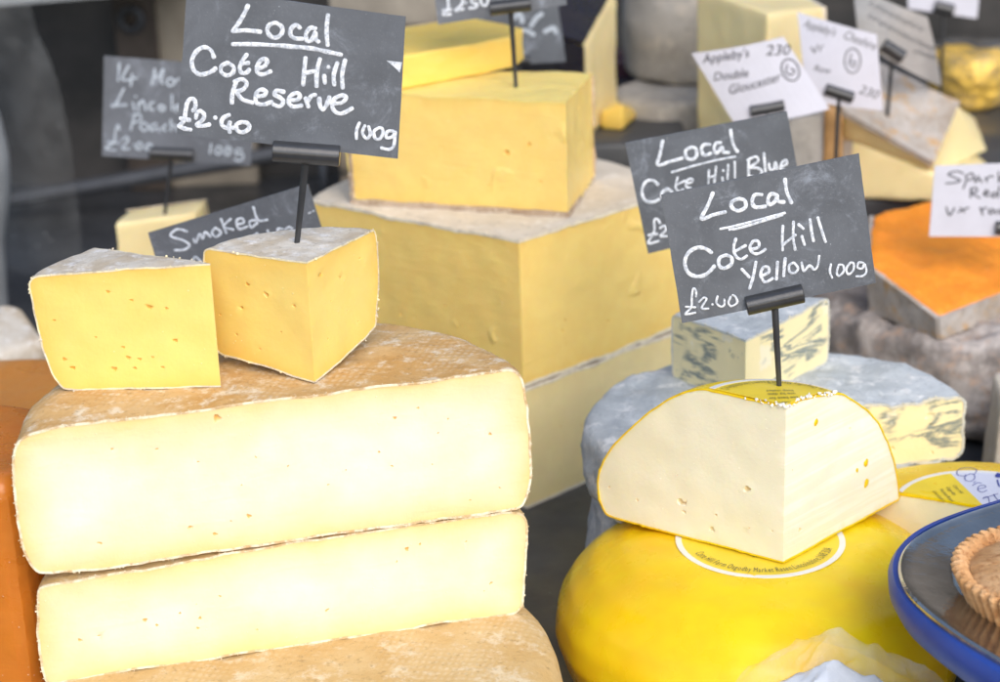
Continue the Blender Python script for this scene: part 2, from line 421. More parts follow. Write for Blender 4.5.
def solid(root, name, bot, top, mat, bev=.002, sub=.008, amp=.0006, jagz=0):
    bm = bmesh.new(); n = len(bot)
    b = [bm.verts.new(p) for p in bot]; t = [bm.verts.new(p) for p in top]
    bm.faces.new(b[::-1]); bm.faces.new(t)
    for i in range(n): bm.faces.new((b[i], b[(i+1) % n], t[(i+1) % n], t[i]))
    bmesh.ops.recalc_face_normals(bm, faces=bm.faces)
    if bev: bmesh.ops.bevel(bm, geom=list(bm.edges), offset=bev, segments=2, profile=.5, affect='EDGES', clamp_overlap=True)
    bmesh.ops.triangulate(bm, faces=bm.faces)
    for _ in range(5):
        E_ = [e for e in bm.edges if e.calc_length() > sub]
        if not E_ or len(bm.faces) > 30000: break
        bmesh.ops.subdivide_edges(bm, edges=E_, cuts=1); bmesh.ops.triangulate(bm, faces=bm.faces)
    bm.normal_update()
    for v in bm.verts: v.co += v.normal*amp*(mnoise.noise(v.co*45)*1.3+.6*mnoise.noise(v.co*160))
    return link(name, bm, mat, root)
def sheet(root, name, poly, t, mat, amp=.0005, sub=.006, bev=0):
    """thin slab following a flat polygon, t thick along its normal, straddling it"""
    P = [Vector(p) for p in poly]; N = Vector((0, 0, 0))
    for i in range(len(P)): N += P[i].cross(P[(i+1) % len(P)])
    N.normalize(); c = sum(P, Vector())/len(P)
    P = [p+(p-c).normalized()*.0006 for p in P]
    return solid(root, name, [p-N*t*.5 for p in P], [p+N*t*.5 for p in P], mat, bev, sub, amp)
def box(root, name, lo, hi, mat, bev=.003):
    x0, y0, z0 = lo; x1, y1, z1 = hi
    return solid(root, name, [(x0, y0, z0), (x1, y0, z0), (x1, y1, z0), (x0, y1, z0)], [(x0, y0, z1), (x1, y0, z1), (x1, y1, z1), (x0, y1, z1)], mat, bev, 10, 0)
def tube_bm(bm, pts, wid, nrm, thick, K=8):
    """flattened tube along pts lying in the plane of normal nrm; rounded ends"""
    n = len(pts); rings = []
    for i, p in enumerate(pts):
        a = pts[max(0, i-1)]; b = pts[min(n-1, i+1)]; T = (b-a)
        if T.length < 1e-9: T = Vector((1, 0, 0))
        T.normalize(); S = T.cross(nrm).normalized()
        wj = wid[i]
        rings.append([p+S*(wj*.5*cos(2*pi*k/K))+nrm*(thick*sin(2*pi*k/K)) for k in range(K)])
        if i == 0: rings.insert(0, [q-T*wj*.32+(p-q)*.45 for q in rings[0]])
        if i == n-1: rings.append([q+T*wj*.32+(p-q)*.45 for q in rings[-1]])
    vr = [[bm.verts.new(q) for q in r] for r in rings]
    for a, b in zip(vr, vr[1:]):
        for k in range(K): bm.faces.new((a[k], a[(k+1) % K], b[(k+1) % K], b[k]))
    bm.faces.new(vr[0][::-1]); bm.faces.new(vr[-1])
def catmull(P, per=6):
    if len(P) == 1: P = [P[0], (P[0][0]+.6, P[0][1]+.4)]
    if len(P) == 2: return [(P[0][0]+(P[1][0]-P[0][0])*i/per, P[0][1]+(P[1][1]-P[0][1])*i/per) for i in range(per+1)]
    Q = [P[0]]+list(P)+[P[-1]]; out = []
    for i in range(1, len(Q)-2):
        for k in range(per):
            t = k/per
            out.append(tuple(.5*((2*Q[i][c])+(-Q[i-1][c]+Q[i+1][c])*t+(2*Q[i-1][c]-5*Q[i][c]+4*Q[i+1][c]-Q[i+2][c])*t*t+(-Q[i-1][c]+3*Q[i][c]-3*Q[i+1][c]+Q[i+2][c])*t**3) for c in (0, 1)))
    out.append(P[-1]); return out
def rod(root, name, pts, rad, mat, K=12, flat=1.0):
    bm = bmesh.new(); pts = [Vector(p) for p in pts]
    rads = rad if isinstance(rad, list) else [rad]*len(pts)
    rings = []
    for i, p in enumerate(pts):
        T = (pts[min(len(pts)-1, i+1)]-pts[max(0, i-1)]).normalized()
        S = T.cross(Vector((0, 1, 0)) if abs(T.y) < .9 else Vector((1, 0, 0))).normalized(); W = T.cross(S)
        rings.append([bm.verts.new(p+S*rads[i]*cos(2*pi*k/K)+W*rads[i]*flat*sin(2*pi*k/K)) for k in range(K)])
    for a, b in zip(rings, rings[1:]):
        for k in range(K): bm.faces.new((a[k], a[(k+1) % K], b[(k+1) % K], b[k]))
    bm.faces.new(rings[0][::-1]); bm.faces.new(rings[-1])
    o = link(name, bm, mat, root)
    for p in o.data.polygons:
        if len(p.vertices) > 4: p.use_smooth = False
    return o
_fontcache = {}
def text_polys(s, shear=0):
    """flat glyph mesh of a string in unit font space: verts, faces"""
    k = (s, shear)
    if k in _fontcache: return _fontcache[k]
    cu = bpy.data.curves.new('lettering_source', 'FONT'); cu.body = s; cu.shear = shear; cu.resolution_u = 3
    o = bpy.data.objects.new('lettering_source', cu); COL.objects.link(o)
    dg = bpy.context.evaluated_depsgraph_get(); me = bpy.data.meshes.new_from_object(o.evaluated_get(dg))
    V = [(v.co.x, v.co.y) for v in me.vertices]; Fc = [tuple(p.vertices) for p in me.polygons]
    bpy.data.objects.remove(o); bpy.data.curves.remove(cu); bpy.data.meshes.remove(me)
    _fontcache[k] = (V, Fc); return V, Fc
def text_into(bm, s, fn, shear=0):
    V, Fc = text_polys(s, shear); vs = [bm.verts.new(fn(x, y)) for x, y in V]
    for f in Fc:
        try: bm.faces.new([vs[i] for i in f])
        except ValueError: pass
SIGNS = 'price signs stuck into the cheeses'
def sign(label, quad, y, base, clip, strokes=(), width=4.5, mat='slate', ink='chalk', yaw=0, lean=0, clipr=.0055, pin=True, curve=0, texts=(), pinw=.0016, group=SIGNS, specks=(), ptop=None):
    N = Vector((sin(yaw), -cos(yaw)*cos(lean), sin(lean))).normalized()
    P0 = oy((clip[0]+clip[2])/2, (clip[1]+clip[3])/2, y)
    root = thing('price_sign', label, 'sign', base, group)
    q = [opl(u, v, P0, N) for u, v in quad]
    th = .0009
    # board: subdivided, optionally bowed
    bm = bmesh.new(); n = 14
    c = sum(q, Vector())/4; wv = (q[1]-q[0]); wl = wv.length; wd = wv.normalized()
    def bow(p):
        s = (p-c).dot(wd)/(wl*.5); return p+N*curve*(1-s*s)
    for side in (0, 1):
        g = [[None]*(n+1) for _ in range(n+1)]
        for i in range(n+1):
            for j in range(n+1):
                a = q[0].lerp(q[1], i/n); b = q[3].lerp(q[2], i/n); p = bow(a.lerp(b, j/n))
                if (i in (0, n)) or (j in (0, n)): p += (c-p).normalized()*random.uniform(0, .0002)
                g[i][j] = bm.verts.new(p-N*th*side)
        for i in range(n):
            for j in range(n):
                f = (g[i][j], g[i+1][j], g[i+1][j+1], g[i][j+1]); bm.faces.new(f if side == 0 else f[::-1])
        if side == 0: g0 = g
    for i in range(n):
        for (A, B) in (((i, 0), (i+1, 0)), ((i+1, n), (i, n)), ((0, i+1), (0, i)), ((n, i), (n, i+1))):
            bm.faces.new((g0[A[0]][A[1]], g[A[0]][A[1]], g[B[0]][B[1]], g0[B[0]][B[1]]))
    link('board', bm, M[mat], root, smooth=False)
    if strokes or texts or specks:
        bm = bmesh.new()
        for k, st in enumerate(strokes):
            ox, oy_, sc, pts = st[:4]; wk = st[4] if len(st) > 4 else width
            pp = catmull([(ox+a/sc, oy_+b/sc) for a, b in pts])
            P = [bow(opl(u, v, P0, N))+N*(.00012+.00001*k) for u, v in pp]
            dep = (P[0]-CAM).dot(_F); W = [wk*.92/FPX*dep*(1+.24*mnoise.noise(Vector((i*.35, k*3.1, 0)))) for i in range(len(P))]
            tube_bm(bm, P, W, N, .00022)
        for (s, u0, v0, u1, v1, hpx, sh) in texts:
            V, _ = text_polys(s, sh); wx = max(x for x, _y in V); L = hypot(u1-u0, v1-v0); ex = ((u1-u0)/L, (v1-v0)/L); ey = (ex[1], -ex[0])
            text_into(bm, s, lambda x, y_: bow(opl(u0+ex[0]*x/wx*L+ey[0]*y_*hpx, v0+ex[1]*x/wx*L+ey[1]*y_*hpx, P0, N))+N*.0003, sh)
        for poly in specks:
            bm.faces.new([bm.verts.new(bow(opl(u, v, P0, N))+N*.00035) for u, v in poly])
        link('writing', bm, M[ink], root, recalc=not texts)
    a, b = opl(clip[0], clip[1], P0, N), opl(clip[2], clip[3], P0, N)
    a, b = bow(a), bow(b)
    ax = (b-a).normalized()
    cl = rod(root, 'clip', [a, a+ax*.0004, b-ax*.0004, b], [clipr*.9, clipr, clipr, clipr*.9], M['clip'], 20)
    rod(cl, 'clip_jaw', [a+N*clipr*.55+Vector((0, 0, clipr*.62)), b+N*clipr*.55+Vector((0, 0, clipr*.62))], clipr*.42, M['clip'], 8) if False else None
    if pin:
        t = Vector(ptop) if ptop else a.lerp(b, .5); t = t-N*.000
        base_ = Vector(base); d = (base_-t).normalized()
        rod(root, 'pin', [t, t.lerp(base_, .5), base_+d*.012], [pinw*1.15, pinw, pinw*.75], M['clip'], 8, .6)
    return root
def px_prof(pts, C, a, sgn=1):
    """photo outline on the vertical plane through C with direction a -> list of (distance from axis, height)"""
    N = Vector((sin(a), -cos(a), 0)); out = []
    for u, v in pts:
        p = opl(u, v, (C[0], C[1], 0), N); out.append(((p.x-C[0])*cos(a)+(p.y-C[1])*sin(a), p.z))
    return out
# ================================================================== SETTING
bm = bmesh.new()
g = [bm.verts.new(p) for p in ((-1.6, .3, 0), (1.8, .3, 0), (1.8, 2.3, 0), (-1.6, 2.3, 0))]; bm.faces.new(g)
struct('table_surface', link('table_surface', bm, M['table']))
struct('display_step', box(None, 'display_step', (-.02, 1.62, .001), (1.3, 2.2, .13), M['table'], .006))
struct('back_wall', box(None, 'back_wall', (-1.6, 2.25, -.2), (1.8, 2.29, 1.05), M['wall']))
# ================================================================== FRONT LEFT STACK
RC = Vector((-.117, .948, 0)); A0 = radians(13.8)
zb, zm, zt = .08, .1443, .2275
t = thing('whole_cheese', 'whole cheese with tan rind at the bottom of the front left stack', 'cheese', (-.112, .938, 0))
sector(t, (-.112, .938), 0, 2*pi, [(0, rprof(.139, 0, zb, .014, .003))], M['res_paste'], M['low_rind'], NP=80, nseg=72)
def half(label, z0, z1, Lp, Rp, cx, nm, seed, pitR, pitL, rm):
    t = thing('half_cheese', label, 'cheese', (cx.x, cx.y, z0), 'half wheels of pale cheese in the front left stack')
    a0, a1 = A0, A0+pi
    pitR, pitL = list(pitR), list(pitL)
    R_ = px_prof(Rp, cx, a0); L_ = px_prof(Lp, cx, a1)
    R_ = [(0, z0)]+[(r, min(z1, max(z0, z))) for r, z in R_]+[(0, z1)]
    L_ = [(0, z0)]+[(r, min(z1, max(z0, z))) for r, z in L_]+[(0, z1)]
    mid = rprof(max(r for r, z in R_)*1.0, z0, z1, .012, .002)
    sector(t, cx, a0, a1, [(0, R_), (.12, mid), (.88, mid), (1, L_)], M['res_paste'], rm, .0010, 84, 150, tuple(pitpx(P_, cx, a_)+[(random.uniform(.01, .12), random.uniform(z0+.012, z1-.012), random.uniform(.0003, .0005), random.uniform(1.5, 3), random.uniform(-1.2, 1.2)) for _ in range(3)] for P_, a_ in ((pitR, a0), (pitL, a1))), .0006, .0009, 170, .0042, .042, seed=seed, crs=.7)
    return t
def pitpx(lst, C, a):
    N = Vector((sin(a), -cos(a), 0)); out = []
    for u, v, r in lst:
        p = opl(u, v, (C[0], C[1], 0), N); out.append(((p.x-C[0])*cos(a)+(p.y-C[1])*sin(a), p.z, r*.0005, random.uniform(.9, 2.2), random.uniform(-.6, .9)))
    return out
upR = [(395, 418, 2), (392, 466, 1.2), (418, 408, 1.4), (448, 419, 1.3), (379, 452, 1.6), (490, 434, 2), (438, 433, 1), (346, 470, 1), (288, 466, 1), (470, 500, 1)]
upL = [(217, 418, 4), (112, 449, 1.4), (157, 449, 1.2), (249, 516, 2.6), (190, 527, 1.8), (215, 534, 2), (100, 543, 1.6), (231, 521, 1)]
loR = [(352, 537, 3.4), (407, 549, 3), (420, 544, 1.6), (491, 583, 1.4), (280, 595, 1.4), (294, 599, 1.2), (327, 610, 1.6), (365, 635, 1.5)]
loL = [(145, 620, 2.6), (157, 625, 1.6), (180, 613, 1.6), (200, 618, 2), (198, 628, 1.6), (80, 640, 2), (248, 653, 2), (220, 596, 1.2)]
half('upper pale half wheel with golden rind, the two wedges standing on it', zm, zt,
     [(60, 575), (38, 575), (30, 566), (21, 545), (16, 520), (13, 490), (13, 460), (17, 443), (26, 434), (45, 428)],
     [(505, 511), (522, 506), (527, 495), (531, 470), (531, 440), (528, 410), (524, 388), (520, 374), (512, 367), (495, 369)], RC, 'u', 1, upR, upL, M['res_rind'])
RC2 = RC+Vector((.002, .002, 0))
half('lower pale half wheel sandwiched between the upper half wheel and a whole wheel', zb, zm-.0006,
     [(70, 700), (50, 696), (45, 682), (40, 650), (37, 615), (37, 596), (40, 588), (55, 584)],
     [(495, 622), (515, 616), (523, 606), (525, 590), (527, 565), (527, 540), (526, 522), (522, 514), (505, 512)], RC2, 'l', 2, loR, loL, M['low_rind'])
# --- wedge on the left
def polar(C, p): d = Vector((p.x-C.x, p.y-C.y)); return d.length, atan2(d.y, d.x)
ap = oz(221, 387, zt); tlz = zt+.073
TLp = oz(35, 283, tlz-.003)
# cut-face plane from apex toward the left
BLp = oz(62, 391, zt)
aF = atan2(BLp.y-ap.y, BLp.x-ap.x)
aF = atan2(sin(aF), cos(aF)) % (2*pi)
Lf = px_prof([(75, 392), (62, 390), (52, 376), (43, 350), (35, 320), (31, 298), (28, 283), (33, 277), (60, 274)], ap, aF)
zt1 = max(z for r, z in Lf)
print('wedge1', [tuple(round(x, 3) for x in q) for q in Lf], degrees(aF), zt1)
t = thing('cheese_wedge', 'golden cheese wedge without a sign, cut side forward, left of the wedge carrying a sign', 'cheese', (ap.x, ap.y, zt), 'golden wedges standing on the upper half wheel')
zt1 = zt+.069
Lf = [(0, zt)]+[(r, max(zt, min(zt1, z))) for r, z in Lf]+[(0, zt1)]
zt1b = [(0, zt)]+[(r*.94, z) for r, z in Lf[1:-1]]+[(0, zt1)]
w1p = [(r, z, .0009*s, 1.5, .3) for r, z, s in [(.055, zt+.055, 1), (.043, zt+.05, .9), (.034, zt+.046, 1.5), (.025, zt+.045, .9), (.022, zt+.027, 1.2), (.048, zt+.018, 1.3), (.05, zt+.024, .9), (.042, zt+.017, 1), (.035, zt+.018, .8), (.085, zt+.04, .8), (.082, zt+.018, 1.2), (.078, zt+.013, 1.3), (.056, zt+.012, 1.4), (.045, zt+.012, 1), (.03, zt+.012, .9), (.064, zt+.03, .6)]]
sector(t, (ap.x, ap.y), aF-radians(34), aF, [(0, zt1b), (1, Lf)], M['wed_paste'], M['wed_rind'], .0007, 26, 120, (None, w1p), .0003, .0007, 60, .0035, .02, seed=3)
# --- wedge with the sign
ap2 = oz(315, 383, zt); zt2 = oy(311, 262, ap2.y).z
lt, rt_ = oz(205, 247, zt2), oz(377, 227, zt2)
la, ra = atan2(lt.y-ap2.y, lt.x-ap2.x), atan2(rt_.y-ap2.y, rt_.x-ap2.x)
Lq = px_prof([(222, 355), (216, 350), (211, 330), (206, 290), (203, 262), (204, 250), (208, 248)], ap2, la)
Rq = px_prof([(366, 338), (376, 326), (377, 310), (379, 290), (378, 260), (377, 235), (374, 226)], ap2, ra)
print('wedge2', zt2, degrees(la), degrees(ra), [tuple(round(x, 3) for x in q) for q in Lq], [tuple(round(x, 3) for x in q) for q in Rq])
def clampz(P, a, b): return [(0, a)]+[(r, max(a, min(b, z))) for r, z in P]+[(0, b)]
Lq, Rq = clampz(Lq, zt, zt2), clampz(Rq, zt, zt2)
t = thing('cheese_wedge', 'golden wedge with corner to the front, chalk sign pinned in its grey top', 'cheese', (ap2.x, ap2.y, zt), 'golden wedges standing on the upper half wheel')
pr = [(r, zt+z, .0008*s, 1.3, .5) for r, z, s in [(.012, .057, 1.4), (.03, .05, .8), (.02, .04, .7), (.05, .055, 1), (.035, .03, .7), (.015, .02, .8), (.045, .02, .8)]]
pl = [(r, zt+z, .0009*s, 1.3, .5) for r, z, s in [(.075, .05, 1.6), (.065, .058, 1), (.04, .05, 1.3), (.028, .046, 1.7), (.045, .036, 1.2), (.01, .042, 1.1), (.05, .02, .9), (.035, .014, .9), (.02, .026, .8), (.06, .03, .8)]]
sector(t, (ap2.x, ap2.y), ra, la, [(0, Rq), (1, Lq)], M['wed_paste'], M['wed_rind'], .0007, 34, 120, (pr, pl), .0003, .0007, 60, .0035, .02, seed=4)
# ================================================================== ORANGE CHEESES AT THE LEFT EDGE
c0 = oy(20, 580, .93); ztop = oy(5, 483, .93).z
t = thing('orange_cheese', 'dark orange waxed cheese block at the lower left edge, nearest the half wheels', 'cheese', (c0.x-.06, .98, 0), 'orange cheeses at the left edge')
k = c0.x
solid(t, 'body', [(k, .93, 0), (k+.035, 1.03, 0), (k-.12, 1.09, 0), (k-.16, .97, 0)], [(k, .93, ztop), (k+.035, 1.03, ztop-.004), (k-.12, 1.09, ztop), (k-.16, .97, ztop)], M['orange_side'], .008, .01, .001)
a = oy(55, 365, 1.12); zz = oy(30, 368, 1.28).z
t = thing('orange_cheese', 'brighter orange cheese standing taller behind the dark orange block at the left edge', 'cheese', (a.x-.06, 1.14, 0), 'orange cheeses at the left edge')
sector(t, (a.x-.075, 1.20), 0, 2*pi, [(0, rprof(.105, 0, zz+.002, .008, .001))], None, M['orange_rear'], nseg=60, NP=50, names=('body', 'rind'))
# ================================================================== CHEDDAR STACK
cA = Vector((.0155, 1.290)); z1, z2, z3 = .0945, .2045, .0
la_, ra_ = radians(142), radians(43)
def cprof(R_, a, b, c=.004): return rprof(R_, a, b, c, .001)
t = thing('cheddar_block', 'pale cheddar section at the bottom of the cheddar stack, resting on the dark table', 'cheese', (cA.x, cA.y, 0))
sector(t, cA, ra_, la_, [(0, cprof(.19, 0, z1-.0015)), (.5, cprof(.27, 0, z1-.0015)), (1, cprof(.2, 0, z1-.0015))], M['ched_low'], M['ched_rind'], .0018, 40, 90, (rpits(5, .02, .14, .01, .08, (.0005, .0012)), None), .0008, .001, 40, .007, .02, seed=5)
t = thing('cheddar_block', 'large golden cheddar block with cloth rind on top, in the middle of the cheddar stack', 'cheese', (cA.x, cA.y, z1))
sector(t, cA, ra_, la_, [(0, cprof(.172, z1, z2)), (.5, cprof(.29, z1, z2)), (1, cprof(.2, z1, z2))], M['ched_paste'], M['ched_rind'], .002, 40, 110,
       (rpits(6, .02, .15, z1+.015, z2-.02, (.0004, .0011)), rpits(6, .02, .17, z1+.015, z2-.02, (.0004, .0012))), .0008, .0012, 70, .006, .015, seed=6)
cB = oz(568, 217, z2); zc = oy(553, 103, cB.y).z
cl_, cr_ = oz(352, 203, z2), oz(590, 186, z2)
laB, raB = atan2(cl_.y-cB.y, cl_.x-cB.x), atan2(cr_.y-cB.y, cr_.x-cB.x)
RL, RR = (cl_-cB).length, (cr_-cB).length
print('ched top', cB, zc, degrees(laB), degrees(raB), RL, RR)
t = thing('cheddar_wedge', 'thick golden cheddar wedge on the large block, chalk sign pinned in it', 'cheese', (cB.x, cB.y, z2))
zc0 = z2+.0015
sector(t, (cB.x, cB.y), raB, laB, [(0, cprof(max(.10, RR), zc0, zc, .003)), (.5, cprof(.125, zc0, zc, .003)), (1, [(0, zc0), (RL-.003, zc0), (RL, zc0+.003), (RL+.002, (zc+zc0)/2), (RL, zc-.004), (RL-.003, zc), (0, zc)])],
       M['ched_paste'], M['ched_paste'], .001, 34, 90, (rpits(3, .02, .08, zc0+.01, zc-.01), [(.045, z2+.045, .0022, 1.2, .3), (.028, z2+.052, .0016, 1, 0), (.06, z2+.02, .001, 1, 0), (.05, z2+.018, .0009, 1, 0), (.02, z2+.025, .001, 1, 0)]), .0005, .0008, 60, .006, .02, seed=8, rim=.6)
# crusts of that wedge: bottom edge and left/right ends
root = t
pb = [Vector((cB.x, cB.y, zc0))+Vector((cos(laB), sin(laB), 0))*s for s in (0, RL)]
dv = Vector((0, .01, 0))
pa = [(cB.x+cos(a_)*r_, cB.y+sin(a_)*r_) for a_, r_ in [(laB, RL-.001)]+[(laB+(raB-laB)*k_/6, RL+(RR-RL)*k_/6-.002) for k_ in range(1, 6)]+[(raB, max(.10, RR)-.001)]]
sheet(root, 'bottom_rind', [Vector((cB.x, cB.y-.0022, z2+.0014))]+[Vector((x-(.0015 if k_ == 0 else 0), y-(.002 if k_ == 0 else .0006), z2+.0014)) for k_, (x, y) in enumerate(pa)], .004, M['crust'], .0011, .004)
e0, e1 = Vector((*pa[0], 0)), Vector((*pa[1], 0))
sheet(root, 'end_rind', [e0+Vector((-.001, -.0005, z2+.004)), e1+Vector((-.001, 0, z2+.004)), e1+Vector((-.001, 0, zc-.004)), e0+Vector((-.001, -.0005, zc-.004))], .004, M['crust'], .0012, .004)
e0, e1 = Vector((*pa[-1], 0)), Vector((*pa[-2], 0))
sheet(root, 'end_rind', [e0+Vector((.0012, .001, z2+.004)), e1+Vector((.001, .001, z2+.004)), e1+Vector((.001, .001, zc-.003)), e0+Vector((.0012, .001, zc-.003))], .004, M['crust'], .0014, .004)
# slice lying on it
def q3(L, z): return [oz(u, v, z) for u, v in L]
zs0 = zc+.0005; zs1 = zs0+.022
f0, f1, f2 = oz(385, 93, zs0), oz(512, 69, zs0), oz(524, 60, zs0)
h = .0245
bot = [f0, f1, f2, f2+Vector((-.04, .055, 0)), f0+Vector((-.02, .10, 0))]
top = [Vector((p.x, p.y, zs0+h)) for p in bot]
t = thing('cheese_slice', 'bright yellow slab of cheese lying flat on the thick cheddar wedge', 'cheese', (f1.x-.04, f1.y+.03, zs0))
solid(t, 'paste', bot, top, M['slice_paste'], .0015, .006, .0008)
sheet(t, 'rind', [bot[3].lerp(bot[4], .0)+Vector((0, .0008, 0)), bot[4]+Vector((0, .0008, 0)), top[4]+Vector((0, .0008, 0)), top[3]+Vector((0, .0008, 0))], .0015, M['crust'])
# ================================================================== YELLOW CHEESES (right front)
YC = Vector((.1485, 1.031)); YZ = .095
yprof = [(0, 0), (.085, 0), (.103, .006), (.115, .019), (.1215, .040), (.1195, .056), (.112, .070), (.099, .082), (.080, .0905), (.060, .0943), (.05, .095), (0, .095)]
t = thing('waxed_cheese', 'whole glossy yellow waxed cheese with round label, underneath the cut ivory quarter', 'cheese', (YC.x, YC.y, 0))
sector(t, YC, 0, 2*pi, [(0, yprof)], None, M['wax'], NP=110, nseg=120, amp=.0005, names=('paste', 'wax_coat'))
FLAT = lambda x, y: 0.0
def disc(root, name, C, z, r0, r1, a0, a1, mat, n=60, th=.0003, zf=FLAT, nr=8):
    bm = bmesh.new(); full = a1-a0 > 2*pi-.01; R_ = []
    rs = [max(r0, .0004)+(r1-max(r0, .0004))*k_/nr for k_ in range(nr+1)]
    for i in range(n if full else n+1):
        a_ = a0+(a1-a0)*i/n; row = []
        for r, d_ in [(r, 0) for r in rs]+[(r, th) for r in rs[::-1]]:
            x, y = C.x+r*cos(a_), C.y+r*sin(a_)
            row.append(bm.verts.new((x, y, z-d_+zf(x, y))))
        R_.append(row)
    for i in range(n):
        a_, b_ = R_[i], R_[(i+1) % len(R_)]; m_ = len(a_)
        for k_ in range(m_): bm.faces.new((a_[k_], a_[(k_+1) % m_], b_[(k_+1) % m_], b_[k_]))
    if not full: bm.faces.new(R_[0]); bm.faces.new(R_[-1][::-1])
    return link(name, bm, mat, root, smooth=False)
def label(root, C, z, rot, a0=0, a1=2*pi, R_=.0495, inn='greyink', lines=True, zf=FLAT):
    lb = disc(root, 'label', C, z+.0006, R_-.0035, R_, a0, a1, M['lab_white'], zf=zf, nr=2)
    lb.name = 'label'
    sub = disc(root, 'label_centre', C, z+.0005, 0, R_-.0034, a0, a1, M['lab_yellow'], zf=zf)
    bm = bmesh.new(); sz = .0033; sy = .0078
    txt = 'Cote Hill Farm Osgodby Market Rasen Lincolnshire LN8 3UA'
    rr = R_-.0085
    adv = {}
    def w_(c): return .28 if c == ' ' else max([x for x, _ in text_polys(c)[0]] or [.3])+.13
    tot = sum(w_(c) for c in txt)*sz; ang = -tot/2/rr
    for c in txt:
        wd_ = w_(c)*sz; am = ang+wd_/2/rr
        if c != ' ':
            aa = -pi/2+am+rot   # letters stand with their tops toward the centre
            ca = (aa-a0) % (2*pi)
            if ca < (a1-a0)-.04 and ca > .04:
                ro_ = Vector((cos(aa), sin(aa))); tg = Vector((-sin(aa), cos(aa)))
                def fn(x, y, ro_=ro_, tg=tg, wd_=wd_):
                    p = ro_*(rr-y*sy+.002)+tg*(x*sz-wd_/2); return Vector((C.x+p.x, C.y+p.y, z+.0011))
                text_into(bm, c, fn)
        ang += wd_/rr
    if lines:
        for k_, (s, yy, s2) in enumerate((('Full fat semi soft cheese', .018, .0030), ('Produced on the farm', .011, .0032), ('Cote Hill Farm', .004, .0034), ('in Lincolnshire', -.004, .0036), ('see base for', -.011, .0034), ('use by date', -.0175, .0034), ('keep chilled', -.0235, .0032))):
            V, _ = text_polys(s); wx = max(x for x, _ in V)
            for dx_ in (0,):
                def fn(x, y, s2=s2, yy=yy, wx=wx):
                    p = Vector(((x-wx/2)*s2*1.0, yy+y*s2*1.55)); c_, s_ = cos(rot), sin(rot)
                    p = Vector((p.x*c_-p.y*s_, p.x*s_+p.y*c_)); return Vector((C.x+p.x, C.y+p.y, z+.0011))
                VV = [fn(x, y) for x, y in V]
                ok = all(((atan2(p.y-C.y, p.x-C.x)-a0) % (2*pi)) < (a1-a0) for p in VV)
                if ok or True:
                    V_, F_ = text_polys(s); vs = [bm.verts.new(p) for p in VV]
                    for f in F_:
                        cc = sum((VV[i] for i in f), Vector())/len(f)
                        if a1-a0 > 6.2 or .03 < ((atan2(cc.y-C.y, cc.x-C.x)-a0) % (2*pi)) < (a1-a0)-.03:
                            try: bm.faces.new([vs[i] for i in f])
                            except ValueError: pass
                    bmesh.ops.delete(bm, geom=[v for v in bm.verts if not v.link_faces], context='VERTS')
    for v in bm.verts: v.co.z += zf(v.co.x, v.co.y)
    o = link('lettering', bm, M[inn], None, smooth=False, recalc=False)
    o.data.transform(Matrix.Translation(-root.location)); o.parent = sub
    return lb
label(t, YC, YZ-.0003, 0)
# quarter
ya = oz(783, 563, YZ+.001); yzt = oy(783, 406, ya.y).z
yl, yr = radians(144), radians(44)
CR6 = lambda L: [(560+x/2.778, 370+y/2.778) for x, y in L]
YLp = px_prof(CR6([(560, 520), (400, 487), (290, 462), (240, 437), (190, 432), (150, 418), (125, 400), (108, 360), (102, 320), (106, 285), (120, 250), (145, 212), (190, 165), (240, 118), (300, 78), (350, 58), (395, 50)]), ya, yl)
YRp = px_prof(CR6([(700, 512), (790, 482), (860, 460), (905, 435), (935, 405), (943, 360), (940, 310), (928, 250), (912, 200), (885, 145), (855, 108), (825, 88), (795, 76)]), ya, yr)
print('ya', ya, yzt, [tuple(round(x, 3) for x in q) for q in YLp], [tuple(round(x, 3) for x in q) for q in YRp])
YB = YZ+.001
def drop(r): return .0068*max(0, min(1.15, (r-.012)/.036))**1.5
def droopf(x, y):
    r = hypot(x-ya.x, y-ya.y); f = (atan2(y-ya.y, x-ya.x)-yr)/(yl-yr)
    return -drop(r)*(1-max(0, min(1, f)))
def cz(P): return [(0, YB)]+[(max(.002, r), max(YB, min(yzt, z))) for r, z in P if r > .01]+[(.0495, yzt), (0, yzt)]
YLq = cz(YLp)
YRq = [(0, YB)]+[(r, max(YB, min(yzt, z)) if r > .09 or z > .15 else YB) for r, z in YRp if r > .058 or z < .15]+[(r, yzt-drop(r)) for r in (.052, .048, .044, .038, .032, .026, .02, .012)]+[(0, yzt)]
midp = [(0, YB)]+[(r, YB+z*(yzt-YB)/.095) for r, z in yprof[1:-1]]+[(0, yzt)]
t = thing('waxed_cheese_quarter', 'ivory cut quarter of a yellow waxed cheese, corner forward, chalk sign pinned in its label', 'cheese', (ya.x, ya.y, YB))
def pp2(lst, a_): 
    out = []
    for (u, v, s) in lst:
        (r, z), = px_prof([(u, v)], ya, a_); out.append((r, z, s*.0005, random.uniform(.9, 1.8), random.uniform(-.5, .8)))
    return out
sector(t, (ya.x, ya.y), yr, yl, [(0, YRq), (1, YLq)], M['yel_paste'], M['wax'], .0008, 60, 150,
       (pp2([(800, 530, 3), (783.5+9, 470, 1), (850, 428, 1.5)], yr), pp2([(747, 489, 4), (681, 502, 4), (684, 512, 2), (716, 515, 2), (712, 529, 3), (609, 487, 2), (637, 500, 2), (749, 528, 1.2), (772, 531, 1.2), (677, 475, 1)], yl)),
       .0009, .0004, 0, .0045, .004, names=('paste', 'wax_coat'), rim=0, seed=9)
label(t, ya.to_2d() if False else Vector((ya.x, ya.y)), yzt+.0001, pi, yr+.03, yl-.03, zf=droopf)
